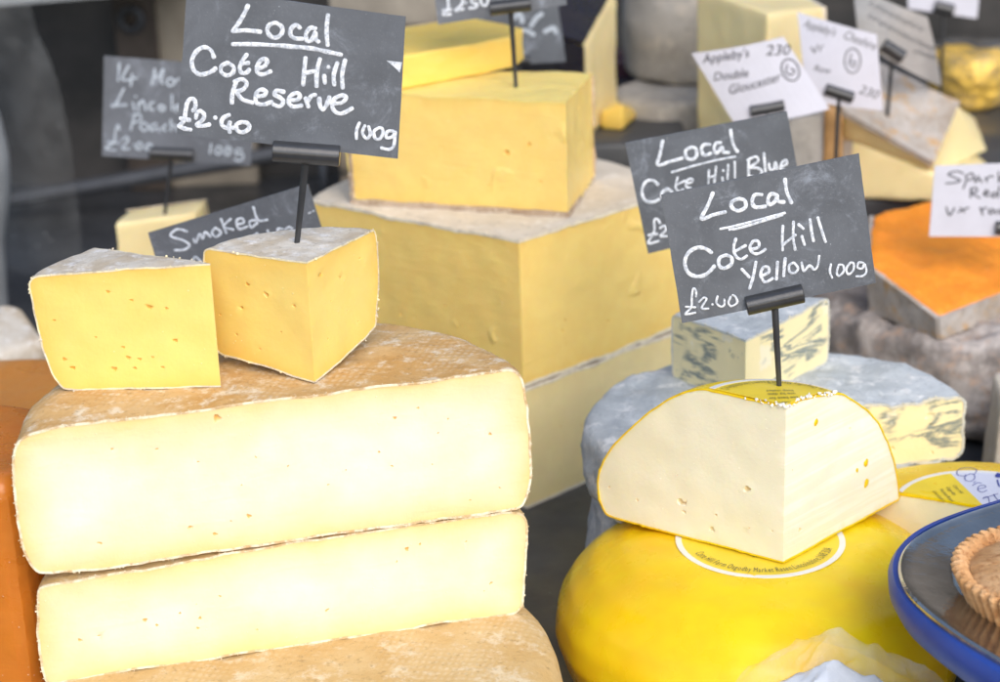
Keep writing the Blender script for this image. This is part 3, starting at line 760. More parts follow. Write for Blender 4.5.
# white crumbs where the knife tore the label, wax flecks on the right face
bm = bmesh.new()
for a_, n_ in ((yr, 46), (yl, 22)):
    for _ in range(n_):
        s = random.uniform(0, .047) if a_ == yr else abs(random.gauss(0, .012)); r_ = random.uniform(.0004, .0014)*(1 if s < .02 else .8)
        c = Vector((ya.x+cos(a_)*s+random.uniform(-.001, .001), ya.y+sin(a_)*s+random.uniform(-.001, .001)-.0003, yzt+random.uniform(-.0012, .0009)-(drop(s) if a_ == yr else 0)))
        q = bmesh.ops.create_icosphere(bm, subdivisions=1, radius=r_, matrix=Matrix.Translation(c))
        for v in q['verts']: v.co = c+(v.co-c)*random.uniform(.55, 1.4)
link('torn_edge', bm, M['lab_white'], t)
Nr = Vector((sin(yr), -cos(yr), 0))
for (u, v, s) in ((816, 422, 1.7), (866, 463, 2.0), (866, 483, 2.3), (857, 470, 1.2)):
    p = opl(u, v, ya, Nr)
    bm = bmesh.new(); q = bmesh.ops.create_icosphere(bm, subdivisions=2, radius=.0011*s, matrix=Matrix.Translation(p))
    for vv in q['verts']:
        d = vv.co-p; d -= Nr*d.dot(Nr)*.75; d.z *= 1.15; vv.co = p+d*(1+.35*mnoise.noise(vv.co*900))
    link('wax_fleck', bm, M['wax'], t)
# the wedge-like knife groove near its left top
# right-hand yellow half with the big printed label
RCc = oz(984, 507, .1); rz = .1
t = thing('waxed_cheese_half', 'cut yellow waxed cheese with pale blue and yellow printed label, behind the blue tray', 'cheese', (RCc.x, RCc.y, 0))
a0_, a1_ = radians(-28), radians(152)
hp = [(0, 0)]+[(r*.98, z*rz/.095) for r, z in yprof[1:-1]]+[(0, rz)]
sector(t, (RCc.x, RCc.y), a0_, a1_, [(0, hp)], M['yel_paste'], M['wax'], .0013, 60, 100, (rpits(4, .02, .09, .02, .08), rpits(4, .02, .09, .02, .08)), .0008, .0004, 0, .006, .004, names=('paste', 'wax_coat'), rim=0, seed=11)
C2 = Vector((RCc.x, RCc.y)); R2 = .053
disc(t, 'label', C2, rz+.0006, R2-.003, R2, a0_+.03, a1_-.02, M['lab_white'])
disc(t, 'label_yellow_panel', C2, rz+.0005, 0, R2-.0029, a1_-radians(52), a1_-.03, M['lab_yellow'])
lw = disc(t, 'label_white_panel', C2, rz+.0005, 0, R2-.0029, a0_+.03, a1_-radians(52), M['lab_lilac'])
bm = bmesh.new()
K6 = 9.09
def st6(L): return [(890+x/K6, 450+y/K6) for x, y in L]
for L, wd_ in (([(770, 215), (785, 180), (730, 160), (650, 165), (610, 190), (615, 225), (670, 235), (690, 225)], .9), ([(730, 215), (680, 240), (690, 275), (740, 280), (770, 250), (760, 220), (730, 215)], .9),
          ([(748, 322), (795, 296), (828, 300)], .9), ([(758, 296), (778, 282)], .7), ([(803, 352), (868, 338), (852, 318), (808, 328), (798, 362), (838, 380), (882, 364)], .9),
          ([(840, 440), (980, 395)], .9), ([(850, 430), (890, 425), (905, 490)], .8), ([(940, 400), (975, 450), (990, 470)], .9), ([(870, 495), (930, 490)], .8), ([(975, 270), (985, 310), (995, 330)], 1.6)):
    pp = catmull(st6(L)); P = [oz(u, v, rz+.0008) for u, v in pp]
    tube_bm(bm, P, [wd_*.95/1944*1.2]*len(P), Vector((0, 0, 1)), .0001, 6)
for L in ([(955, 225), (975, 205), (1000, 210), (1010, 240), (985, 250), (960, 245)],):
    bm.faces.new([bm.verts.new(oz(u, v, rz+.0009)) for u, v in st6(L)])
o = link('lettering', bm, M['blueink'], None); o.data.transform(Matrix.Translation(-t.location)); o.parent = lw
bm = bmesh.new()
for k_, s in enumerate(('Cote Hill', 'Osgodby', 'Market Rasen', 'Lincolnshire')):
    p0 = oz(890+(545-60*k_)/K6+2.2, 450+(318+18*k_)/K6, rz+.001); dr = (oz(890+660/K6, 450+440/K6, rz+.001)-oz(890+540/K6, 450+320/K6, rz+.001)).normalized(); up = Vector((-dr.y, dr.x, 0))
    text_into(bm, s, lambda x, y: p0+dr*x*.0034+up*y*.0034)
yp = [c for c in t.children if c.name.startswith('label_yellow_panel')][0]
o = link('lettering', bm, M['greyink'], None, False, False); o.data.transform(Matrix.Translation(-t.location)); o.parent = yp
# ================================================================== BLUE CHEESES
BC = Vector((.178, 1.137)); bz = .13; bm_ = .0835
GB = 'cut blue cheese wheels stacked behind the ivory quarter'
def blue_half(label, z0, z1, a0, a1, R_, seed, dx=0):
    t = thing('blue_cheese', label, 'cheese', (BC.x+dx, BC.y, z0), GB)
    p = rprof(R_, z0, z1, .008, .001)
    sector(t, (BC.x+dx, BC.y), a0, a1, [(0, p)], M['blue'], M['blue_rind'], .0015, 70, 80, (rpits(14, .02, R_-.01, z0+.006, z1-.006, (.0006, .002)), rpits(8, .02, R_-.01, z0+.006, z1-.006)), .0009, .0028, 110, .005, .02, seed=seed)
blue_half('upper blue cheese wheel with flat grey mould top, a blue wedge standing on it', bm_, bz, radians(13), radians(207), .1262, 13)
blue_half('lower blue cheese wheel with rough grey rind, directly on the dark table', 0, bm_-.0008, radians(8), radians(218), .122, 14, -.002)
bw = oz(745, 408, bz+.0005); bwt = oy(744, 340, bw.y).z
l_, r_ = oz(672, 313, bwt), oz(829, 297, bwt)
lb_, rb_ = atan2(l_.y-bw.y, l_.x-bw.x), atan2(r_.y-bw.y, r_.x-bw.x); lr, rr_ = (Vector((l_.x-bw.x, l_.y-bw.y))).length, (Vector((r_.x-bw.x, r_.y-bw.y))).length
print('blue wedge', bw, bwt, degrees(lb_), degrees(rb_), lr, rr_)
t = thing('blue_cheese_wedge', 'small blue veined wedge standing on the grey blue cheese, half hidden by the chalk signs', 'cheese', (bw.x, bw.y, bz))
sector(t, (bw.x, bw.y), rb_, lb_, [(0, rprof(rr_, bz+.0005, bwt, .003, .001)), (1, rprof(lr, bz+.0005, bwt, .003, .001))], M['blue'], M['blue_rind'], .0012, 30, 80, (None, None), .0007, .0008, 70, .004, .02, seed=15)
# ================================================================== TRAY AND TART
zT = .135
metal_px = [(1075, 478), (1030, 494), (1000, 505), (965, 516), (935, 528), (915, 539), (902, 552), (897, 568), (900, 585), (912, 602), (935, 622), (965, 643), (1000, 664), (1040, 688), (1090, 716)]
out_px = [(1075, 474), (1030, 490), (1000, 501), (963, 512), (930, 524), (908, 536), (893, 550), (886, 568), (889, 589), (903, 610), (928, 632), (960, 656), (998, 682), (1040, 708), (1090, 738)]
mp = smooth2(resample([tuple(oz(u, v, zT).xy) for u, v in metal_px], 60), 2)
op = smooth2(resample([tuple(oz(u, v, zT-.004).xy) for u, v in out_px], 60), 2)
far = [(.62, 1.02), (.66, .86), (.52, .74)]
cT = Vector((.40, .93))
t = thing('serving_tray', 'blue tray lined with shiny dark metal, holding a pastry tart at the right edge', 'tray', (cT.x, cT.y, 0))
def ring_bm(loops, mat, name, capb=False, capt=False):
    bm = bmesh.new(); L = []
    for pts, z in loops: L.append([bm.verts.new((x, y, z if not callable(z) else z(x, y))) for x, y in pts])
    n = len(L[0])
    for a_, b_ in zip(L, L[1:]):
        for i in range(n): bm.faces.new((a_[i], a_[(i+1) % n], b_[(i+1) % n], b_[i]))
    if capb: bm.faces.new(L[0])
    if capt: bm.faces.new(L[-1])
    return link(name, bm, mat, t)
def close(p): return p+[(.56, .80), (.60, .84), (.61, .90), (.60, .98), (.575, 1.02)]
def sc(p, k): return [(cT.x+(x-cT.x)*k, cT.y+(y-cT.y)*k) for x, y in p]
mc, oc = close(mp), close(op)
def shr(p, d):
    out = []
    for x, y in p:
        v = Vector((cT.x+.03-x, cT.y-y)); L_ = v.length; v.normalize(); out.append((x+v.x*d, y+v.y*d))
    return out
ring_bm([(shr(mc, .0), zT-.002), (shr(mc, .0), zT+.0012), (shr(mc, .0014), zT+.0022), (shr(mc, .0028), zT+.0010), (shr(mc, .008), zT+.0004), (shr(mc, .027), zT-.001), (shr(mc, .030), zT-.003), (shr(mc, .036), zT-.012), (shr(mc, .041), zT-.0155), (shr(mc, .048), zT-.017)], M['steel'], 'metal_liner', capt=True)
ring_bm([(shr(oc, .05), zT-.028), (shr(oc, .022), zT-.028), (shr(oc, .012), zT-.026), (shr(oc, .005), zT-.020), (shr(oc, .001), zT-.012), (shr(oc, .0005), zT-.005), (shr(oc, .003), zT-.0015), (shr(oc, .007), zT-.001), (shr(oc, .0075), zT-.006)], M['bluep'], 'tray_body', capb=True)
tray = t; t = thing('display_stand', 'dark stand carrying the blue tray, in its shadow at the lower right', 'stand', (cT.x+.06, cT.y, 0))
so_ = smooth2(shr(oc, .075), 1)
ring_bm([(so_, .0005), (so_, zT-.0285)], M['table'], 'pedestal', capb=True, capt=True)
tc = oz(1057, 578, zT+.01); zt0 = zT-.0165
t = thing('pastry_tart', 'golden baked tart with fluted crust sitting in the metal lined tray', 'tart', (tc.x, tc.y, zt0))
def flut(n, R0, R1, z0, z1, name, mat, lid=False, amp=.0042):
    bm = bmesh.new(); K = 480; rows = []
    prof_ = [(R0, z0), (R0+(R1-R0)*.5, z0+(z1-z0)*.45), (R1-.0008, z1-.004), (R1, z1-.001), (R1-.0015, z1+.0004), (R1-.004, z1-.0005), (R1-.006, z1-.004)] if not lid else [(R1, z0), (R1*.9, z0+.002), (R1*.6, z0+.0045), (R1*.3, z0+.0055), (.001, z0+.006)]
    for (r, z) in prof_:
        row = []
        for k_ in range(K):
            a_ = 2*pi*k_/K; f = (abs(sin(a_*n/2))**.9)*amp if not lid else 0
            k2 = .4+.6*(z-z0)/(max(1e-6, z1-z0)) if not lid else 1
            rr2 = r+f*k2+.0005*mnoise.noise(Vector((cos(a_)*4, sin(a_)*4, z*200)))
            row.append(bm.verts.new((tc.x+rr2*cos(a_), tc.y+rr2*sin(a_), z+.0006*mnoise.noise(Vector((cos(a_)*r*150, sin(a_)*r*150, 3))))))
        rows.append(row)
    for a_, b_ in zip(rows, rows[1:]):
        for k_ in range(K): bm.faces.new((a_[k_], a_[(k_+1) % K], b_[(k_+1) % K], b_[k_]))
    bm.faces.new(rows[-1]); bm.faces.new(rows[0][::-1])
    return link(name, bm, mat, t)
flut(54, .036, .0485, zt0+.0004, zt0+.033, 'crust', M['tart'])
flut(60, .034, .0425, zt0+.0295, zt0+.034, 'pastry_lid', M['tart'], True)
# ================================================================== BAG in the foreground
pk = oy(825, 634, .915)
t = thing('plastic_bag', 'crumpled clear plastic bag around white goods, at the bottom edge', 'bag', (pk.x, pk.y, 0))
def mound(name, mat, peakL, z0, H, sc_, ridge, dz=0):
    bm = bmesh.new(); nx, ny = 60, 44; G = []
    for j in range(ny+1):
        row = []
        for i in range(nx+1):
            u = i/nx*2-1; v = j/ny*2-1
            x = pk.x+u*.085*sc_; y = pk.y-.012+v*.04*sc_
            e = max(0, 1-max(abs(u)**6, abs(v)**4))
            hh = (1-abs(u)*(.42 if u > 0 else .52)-abs(v-.3)*.22)*e**.3
            p = Vector((x*30, y*30, 0)); cr = ridge*(abs(mnoise.noise(p*1.3))*1.4+abs(mnoise.noise(p*3.1+Vector((4, 0, 0))))*.7)
            row.append(bm.verts.new((x, y, z0+max(.0, (H-z0)*hh-cr*e+dz*e))))
        G.append(row)
    for j in range(ny):
        for i in range(nx): bm.faces.new((G[j][i], G[j][i+1], G[j+1][i+1], G[j+1][i]))
    bt = [bm.verts.new((v.co.x, v.co.y, z0-.0005)) for v in (G[0][0], G[0][-1], G[-1][-1], G[-1][0])]
    return link(name, bm, mat, t, smooth=name != 'film')
mound('film', M['film'], 0, .001, pk.z+.009, 1.0, .008)
mound('wrapped_goods', M['film_in'], 0, .0005, pk.z-.011, .86, .006)
# ================================================================== BACK LEFT
sb = oz(165, 214, .165)
pts = [(113, 222), (170, 214), (200, 209)]
a_, b_ = oz(115, 224, .165), oz(196, 213, .165)
t = thing('cheese_wedge', 'small pale yellow cheese piece far back on the left below the faint chalk sign', 'cheese', ((a_.x+b_.x)/2, a_.y+.02, 0))
bk = Vector((.01, .10, 0))
solid(t, 'paste', [Vector((p.x, p.y, .0005)) for p in (a_, b_, b_+bk, a_+bk)], [a_, b_, b_+bk*.4, a_+bk*.4], M['pale_block'], .002, .01, .001)
sheet(t, 'rind', [a_+bk*.4+Vector((0, 0, -.001)), b_+bk*.4+Vector((0, 0, -.001)), b_+bk*.35+Vector((0, 0, .001)), a_+bk*.35+Vector((0, 0, .001))], .001, M['ched_rind'])
a_, b_ = oz(-25, 350, .10), oz(48, 340, .10)
t = thing('cheese_wedge', 'pale rinded cheese piece at the left edge behind the orange cheese', 'cheese', (a_.x, a_.y, 0))
solid(t, 'paste', [Vector((a_.x, a_.y-.03, .0005)), Vector((b_.x, b_.y, .0005)), Vector((b_.x-.03, b_.y+.09, .0005)), Vector((a_.x, a_.y+.09, .0005))], [a_+Vector((0, -.03, 0)), b_, b_+Vector((-.03, .05, .012)), a_+Vector((0, .08, .012))], M['wed_rind'], .006, .01, .001)
# curtain of misted plastic and white tub
t = thing('plastic_guard', 'curved misted clear plastic sheet hanging at the far left before the dark wall', 'plastic sheet', (-.5, 1.95, 0))
bm = bmesh.new(); G = []
edge_px = [(28, -5), (36, 30), (48, 55), (60, 90), (70, 140), (76, 190), (82, 240), (84, 300), (84, 330)]
ee = [oy(u, v, 1.9) for u, v in edge_px]; ee = [(p.x, p.z) for p in ee]; ee = resample(ee, 30)
for x, z in ee:
    G.append([bm.verts.new((x-.16*k_/12, 1.9+.12*(k_/12)**2-.02*sin(k_*.5), max(.001, z))) for k_ in range(13)])
for a_, b_ in zip(G, G[1:]):
    for k_ in range(12): bm.faces.new((a_[k_], a_[k_+1], b_[k_+1], b_[k_]))
link('sheet', bm, M['guard'], t)
tb = oy(-52, 160, 1.7)
t = thing('plastic_tub', 'white rounded plastic tub just entering the picture at the far left', 'tub', (tb.x, 1.7, 0))
zc_, hh = tb.z, .078
sector(t, (tb.x, 1.7), 0, 2*pi, [(0, [(0, .0005), (.035, .0005), (.04, zc_-.08), (.050, zc_-.04), (.054, zc_), (.050, zc_+.04), (.036, zc_+.07), (0, zc_+.078)])], None, M['tub'], nseg=48, NP=50, amp=.0002, names=('body', 'body'))
# wall furniture
t = thing('metal_post', 'brown metal post with a ring bolt on the dark back wall at the upper left', 'post', (oy(138, 100, 2.2).x, 2.2, 0))
a_, b_ = oy(117, 60, 2.2).x, oy(158, 60, 2.2).x
box(t, 'upright', (a_, 2.2, 0), (b_, 2.249, 1.0), M['post'], .004)
pb_ = oy(131, 20, 2.19)
bm = bmesh.new()
K = 20
for (rr3, n_) in ((.012, K),):
    R_ = []
    for i in range(K):
        th_ = 2*pi*i/K
        R_.append([bm.verts.new((pb_.x+(rr3+.0045*cos(2*pi*k_/8))*cos(th_), pb_.y+.0045*sin(2*pi*k_/8), pb_.z+(rr3+.0045*cos(2*pi*k_/8))*sin(th_))) for k_ in range(8)])
    for i in range(K):
        for k_ in range(8): bm.faces.new((R_[i][k_], R_[(i+1) % K][k_], R_[(i+1) % K][(k_+1) % 8], R_[i][(k_+1) % 8]))
link('ring_bolt', bm, M['rail'], t)
t = thing('wall_board', 'beige board leaning on the dark wall behind the large reserve price sign', 'board', (oy(178, 60, 2.22).x, 2.22, 0))
box(t, 'panel', (oy(160, 60, 2.22).x, 2.215, 0), (oy(250, 60, 2.22).x, 2.245, 1.0), M['beige'])
t = thing('shelf_edge', 'pale shelf edge running along the top left corner of the picture', 'shelf', (-.55, 2.1, 0))
p1_, p2_ = oy(-60, 12, 2.0), oy(188, -8, 2.0)
solid(t, 'board', [p1_, p2_, p2_+Vector((0, .2, 0)), p1_+Vector((0, .2, 0))], [p1_+Vector((0, 0, .04)), p2_+Vector((0, 0, .04)), p2_+Vector((0, .2, .04)), p1_+Vector((0, .2, .04))], M['tub'], .003, 1, 0)
solid(t, 'upright', [(p1_.x-.03, 2.05, 0), (p1_.x+.0, 2.05, 0), (p1_.x+.0, 2.1, 0), (p1_.x-.03, 2.1, 0)], [(p1_.x-.03, 2.05, p1_.z), (p1_.x, 2.05, p1_.z), (p1_.x, 2.1, p1_.z), (p1_.x-.03, 2.1, p1_.z)], M['post'], .002, 1, 0)
t = thing('metal_rail', 'dull grey rail crossing behind the faint chalk sign at the left', 'rail', (-.3, 2.1, 0))
p1_, p2_ = oy(-30, 207, 2.1), oy(330, 145, 2.1)
rod(t, 'bar', [p1_, p2_], .0095, M['rail'], 12)
for p_ in (p1_.lerp(p2_, .02), p1_.lerp(p2_, .98)): rod(t, 'foot', [(p_.x, p_.y, 0), p_], .006, M['rail'], 8)
# crate behind the big sign
t = thing('wooden_crate', 'weathered wooden crate at the top edge, right of the large Reserve sign', 'crate', (oy(390, 30, 2.0).x, 2.05, 0))
a_, b_ = oy(330, 20, 2.0), oy(438, 20, 2.0); zlo = oy(390, 38, 2.0).z
for z0_, z1_ in ((.0, .06), (.07, .15), (.16, zlo+.005), (zlo+.012, zlo+.08)):
    box(t, 'slat', (a_.x, 2.0, z0_), (b_.x, 2.012, z1_), M['beige'] if z1_ > zlo+.05 else M['crate'])
for x_ in (a_.x, b_.x-.02): box(t, 'corner_post', (x_, 2.0135, .0), (x_+.02, 2.035, zlo+.08), M['crate'])
box(t, 'side', (a_.x, 2.0365, 0), (b_.x, 2.17, zlo+.07), M['crate'])
# ================================================================== BACK MIDDLE / RIGHT
S = .1305
def stand(label, cat, name, quad_px, ys, back, paste_m, z0=S, rindface=None, rm='cloth', partname='paste', extra=None, group=None):
    """upright block: quad_px list of (u, v_top) on given ys, dropped to z0"""
    T = [oy(u, v, y_) for (u, v), y_ in zip(quad_px, ys)]
    B = [Vector((p.x, p.y, z0)) for p in T]
    c = sum(B, Vector())/len(B)
    t = thing(name, label, cat, (c.x, c.y, z0), group)
    solid(t, partname, B, T, M[paste_m], .003, .012, .001)
    if rindface is not None:
        for (i, j) in rindface:
            sheet(t, 'rind', [B[i], B[j], T[j], T[i]], .004, M[rm], .0006, .01)
    return t, B, T
# black waxed block with yellow cut face
rt0 = thing('display_riser', 'low dark riser under the black waxed cheese, behind the cheddar stack', 'riser', (.08, 1.78, S))
box(rt0, 'board', (-.02, 1.645, .1305), (.172, 1.92, .1795), M['table'], .004)
stand('tall black waxed cheese with narrow yellow cut face turned right, behind the cheddar wedge', 'cheese', 'waxed_cheese_block', [(583, 47), (616, -14), (560, -30), (505, 22)], [1.66, 1.76, 1.82, 1.70], 0, 'pale_block', z0=.180, rindface=[(3, 0), (2, 3)], rm='wax_dark')
bt_, Bb, Tb = bpy.data.objects[[o.name for o in bpy.data.objects if o.name.startswith('waxed_cheese_block')][0]], 0, [oy(u, v, y_)+Vector((0, 0, .003)) for (u, v), y_ in zip([(583, 47), (616, -14), (560, -30), (505, 22)], [1.66, 1.76, 1.82, 1.70])]
sheet(bt_, 'rind', Tb, .003, M['wax_dark'], .0006, .01)
# maroon truckle and its neighbour
def truckle(label, name, u, vtop, y_, R_, mat, z0=S, c=.01, bulge=.003, z1=None):
    p = oy(u, vtop, y_); t = thing(name, label, 'cheese', (p.x, y_, z0))
    sector(t, (p.x, y_), 0, 2*pi, [(0, rprof(R_, z0, z1 or p.z, c, bulge))], None, M[mat], nseg=48, NP=60, amp=.0012, names=('body', 'rind' if 'wax' not in mat and mat != 'maroon' else 'wax_coat'))
    return t
truckle('dark maroon waxed truckle glimpsed between the black waxed cheese and the tall grey one', 'waxed_truckle', 622, 52, 1.93, .022, 'maroon')
stand('little bright yellow cheese piece at the foot of the maroon truckle', 'cheese', 'cheese_piece', [(600, 112), (622, 104), (636, 112), (630, 98), (606, 98)][0:3]+[(618, 96)], [1.70, 1.69, 1.73, 1.80], 0, 'slice_paste', z0=.180)
truckle('tall grey cloth bound truckle left of the pale yellow block', 'cloth_bound_truckle', 694, -45, 1.85, .066, 'cloth', c=.004, z0=S+.066)
truckle('low grey cloth bound cheese lying beneath the tall grey truckle', 'cloth_bound_cheese', 672, 116, 1.78, .058, 'cloth', c=.008, z1=S+.065)
# pale yellow tall block
t, B_, T_ = stand('tall pale yellow cheese block with corner forward, behind the double gloucester card', 'cheese', 'cheese_block', [(697, -12), (768, 14), (824, 8), (760, -25)], [1.66, 1.56, 1.64, 1.76], 0, 'pale_block')
sheet(t, 'rind', [B_[2], B_[3], T_[3], T_[2]], .004, M['ched_rind'], .0006, .01)
# slim orange-brown piece behind the cheshire pin and neighbouring grey piece
stand('slim tan cheese piece seen beside the pin of the cheshire card', 'cheese', 'cheese_piece', [(824, 106), (843, 112), (843, 100), (826, 98)], [1.60, 1.60, 1.68, 1.68], 0, 'tan')
stand('small grey and cream cheese under the double gloucester card', 'cheese', 'cheese_piece', [(788, 120), (822, 112), (824, 104), (790, 108)], [1.53, 1.53, 1.60, 1.60], 0, 'cloth', z0=.001)
# big grey wheel at right + orange wedge
gw = Vector((.43, 1.53)); gz = oy(938, 315, 1.385).z-.02
t = thing('grey_rinded_cheese', 'big grey brown rinded cheese wheel under the orange cheese at the right', 'cheese', (gw.x, gw.y, 0))
sector(t, gw, 0, 2*pi, [(0, rprof(.175, 0, gz, .02, .004))], None, M['grey_rind'], nseg=110, NP=110, amp=.006, names=('body', 'rind'))
print('gz', gz)
op_ = [oy(868, 262, 1.44), oy(872, 214, 1.53), oy(905, 204, 1.56), oy(960, 195, 1.58), oy(1020, 188, 1.59), oy(1040, 274, 1.46), oy(938, 315, 1.385)]
N0 = (op_[1]-op_[6]).cross(op_[5]-op_[6]).normalized()
if N0.z < 0: N0 = -N0
c = op_[6]; op_ = [opl(*uv, c, N0) for uv in ((868, 262), (872, 214), (905, 204), (960, 195), (1020, 188), (1040, 276), (938, 315))]
t = thing('orange_cheese_wedge', 'bright orange cut cheese with grey rind, resting on the big grey brown wheel', 'cheese', (op_[6].x, op_[6].y+.06, gz))
dn = [Vector((p.x+(c.x+.06-p.x)*.04, p.y+(c.y+.1-p.y)*.04, gz+.0005)) for p in op_]
dn = [Vector((d.x, d.y, min(p.z-.012, gz+.0005))) for d, p in zip(dn, op_)]
solid(t, 'paste', dn, op_, M['orange'], .005, .005, .0022)
lp, tp, rp = 0, 6, 5
for i, j in ((6, 0), (5, 6), (0, 1)):
    a_, b_ = op_[i]-N0*.0022, op_[j]-N0*.0022
    sheet(t, 'rind', [dn[i], dn[j], b_, a_], .004, M['grey_rind2'], .0008, .006)
# pale wedge pieces above
t, B_, T_ = stand('pale yellow cheese with brown rind edge behind the blue cheese sign and orange wedge', 'cheese', 'cheese_block', [(848, 138), (935, 176), (1000, 172), (972, 150), (872, 116)], [1.62, 1.60, 1.62, 1.72, 1.74], 0, 'pale_block')
sheet(t, 'rind', [B_[0], T_[0], T_[4], B_[4]], .008, M['grey_rind2'], .0006, .01)
# slanting wedge with mottled rind
Pq = [oy(842, 112, 1.60), oy(932, 164, 1.595), oy(958, 104, 1.66), oy(880, 66, 1.68), oy(846, 74, 1.66)]
Pd = [oy(842, 138, 1.62), oy(934, 176, 1.61), oy(988, 152, 1.70), oy(975, 118, 1.74), oy(862, 120, 1.74)]
t = thing('cheese_wedge', 'tilted pale wedge with mottled grey brown rind, lying behind the white cards', 'cheese', (oy(900, 140, 1.65).x, 1.65, oy(900, 160, 1.65).z))
solid(t, 'paste', Pd, Pq, M['pale_block'], .003, .01, .001)
sheet(t, 'rind', Pq, .005, M['grey_rind2'], .001, .008)
# gold foil cheese
p0 = oy(972, 50, 1.95)
t = thing('foil_wrapped_cheese', 'cheese wrapped in crinkled gold foil at the upper right', 'cheese', (p0.x, 1.95, S))
zz0 = oy(972, 150, 1.9).z
sector(t, (p0.x-.001, 1.95), 0, 2*pi, [(0, rprof(.038, S, p0.z, .012, .002))], None, M['gold'], nseg=60, NP=70, amp=.004, names=('body', 'foil'))
sector(t, (p0.x+.001, 1.95), 0, 2*pi, [(0, rprof(.044, S, p0.z+.008, .014, .002))], None, M['film_thin'], nseg=50, NP=50, amp=.003, names=('body', 'film'))
# small thing at right edge between blue and yellow
p0 = oy(1004, 440, 1.27)
t = thing('cheese_piece', 'cream coloured cheese piece just showing at the right edge above the labelled cheese', 'cheese', (p0.x+.03, 1.3, 0))
zz1 = oy(1000, 402, 1.27).z
solid(t, 'paste', [(p0.x-.008, 1.27, .0005), (p0.x+.06, 1.27, .0005), (p0.x+.06, 1.33, .0005), (p0.x+.0, 1.33, .0005)], [(p0.x-.004, 1.27, zz1), (p0.x+.06, 1.27, zz1), (p0.x+.06, 1.33, zz1), (p0.x+.006, 1.33, zz1)], M['ched_rind'], .004, .01, .001)
# ================================================================== SIGNS
def S_(ox, oy_, sc_, *strokes, w=None):
    return [(ox, oy_, sc_, s) + ((w,) if w else ()) for s in strokes]
E83 = 8.3333
res = S_(175, 0, E83, [(610, 45), (570, 130), (520, 210), (480, 265)], [(480, 262), (600, 255), (715, 268)], [(840, 190), (785, 210), (770, 260), (800, 305), (845, 315), (890, 280), (890, 225), (840, 190)],
   [(480, 370), (640, 370), (820, 378), (1000, 392), (1140, 405), (1258, 430), (1388, 458)],
   [(325, 480), (300, 420), (240, 395), (180, 430), (142, 500), (150, 570), (190, 615), (240, 620), (300, 600), (340, 570)], [(440, 525), (390, 550), (385, 600), (430, 630), (480, 610), (490, 560), (440, 525)],
   [(600, 455), (560, 510), (540, 570), (560, 610), (600, 605), (620, 580)], [(545, 535), (615, 525)], [(690, 575), (750, 550), (768, 505), (730, 495), (690, 540), (685, 600), (730, 622), (800, 595)])
res += S_(290, 0, E83, [(85, 235), (50, 210), (10, 240), (5, 290), (40, 320), (105, 325)], [(215, 240), (170, 235), (135, 280), (140, 340), (180, 335), (212, 270), (215, 325), (240, 350)], [(318, 125), (305, 250), (315, 380)],
   [(130, 480), (118, 600), (110, 710)], [(250, 490), (225, 600), (222, 722)], [(120, 610), (230, 590)], [(318, 558), (326, 564)], [(285, 630), (292, 695)], [(395, 525), (365, 620), (370, 710)], [(460, 500), (435, 620), (440, 735)])
res += S_(175, 80, E83, [(512, 15), (480, 110), (475, 195)], [(495, 15), (560, -5), (598, 30), (570, 78), (512, 95)], [(512, 95), (560, 160), (650, 190)], [(672, 135), (740, 130), (760, 95), (712, 82), (675, 120), (680, 190), (740, 205), (810, 180)],
   [(910, 100), (850, 90), (830, 120), (880, 150), (905, 185), (870, 220), (820, 205)],
   [(150, 260), (172, 220), (165, 170), (132, 157), (100, 200), (88, 270), (75, 340), (32, 385)], [(30, 382), (80, 405), (135, 415)], [(45, 320), (125, 335)], [(175, 320), (185, 275), (215, 260), (245, 290), (230, 335), (180, 375), (240, 382), (290, 370)],
   [(332, 310), (342, 318)], [(455, 290), (400, 320), (390, 370), (430, 400), (490, 398)], [(460, 350), (450, 390), (458, 438)], [(560, 350), (515, 370), (522, 420), (570, 435), (620, 400), (605, 360), (560, 350)])
res += S_(290, 80, E83, [(0, 165), (60, 165), (85, 130), (50, 108), (0, 140), (-10, 190), (30, 222), (100, 212)], [(130, 150), (145, 200), (155, 225)], [(148, 180), (180, 132), (215, 125)], [(245, 150), (250, 210), (275, 245), (310, 200), (330, 140)],
   [(352, 195), (430, 190), (468, 150), (440, 128), (380, 150), (352, 200), (370, 258), (430, 280), (520, 235)])
res += S_(290, 80, E83, [(580, 355), (555, 420), (555, 490)], [(625, 378), (605, 440), (640, 488), (670, 450), (655, 385)], [(740, 398), (700, 430), (712, 488), (750, 488), (775, 440), (765, 402), (740, 398)],
   [(862, 425), (812, 430), (802, 478), (850, 475), (876, 430), (872, 500), (860, 558), (820, 578), (760, 565)], w=3.6)
pb1 = oz(297, 243, zt2)
sign('large dark chalkboard reading Reserve, pinned in the golden wedge at the front left',
     [(187, -13), (406, 17), (398, 159), (177, 134)], pb1.y, pb1, (273, 151, 340, 156), res, 4.7, 'slate', 'chalk', clipr=.0058,
     specks=[[(386.6, 60.6), (402.2, 62.4), (399.8, 72.6), (394.4, 67.2)]], pinw=.0018)
yel = S_(660, 170, E83, [(440, 190), (400, 290), (345, 408), (440, 375), (545, 350)], [(655, 240), (600, 265), (597, 310), (650, 340), (710, 310), (705, 255), (655, 240)], [(850, 207), (790, 207), (767, 260), (792, 310), (880, 303)])
yel += S_(760, 170, E83, [(130, 205), (90, 200), (65, 245), (80, 290), (125, 260), (140, 210), (150, 260), (200, 268)], [(207, 75), (222, 180), (262, 275)])
yel += S_(760, 170, E83, [(190, 465), (185, 570), (188, 670)], [(278, 430), (275, 560), (292, 665)], [(195, 620), (295, 540)], [(318, 452), (360, 490)], [(347, 550), (370, 625)], [(415, 410), (430, 520), (445, 595)], [(480, 395), (515, 510), (545, 600)], w=3.2)
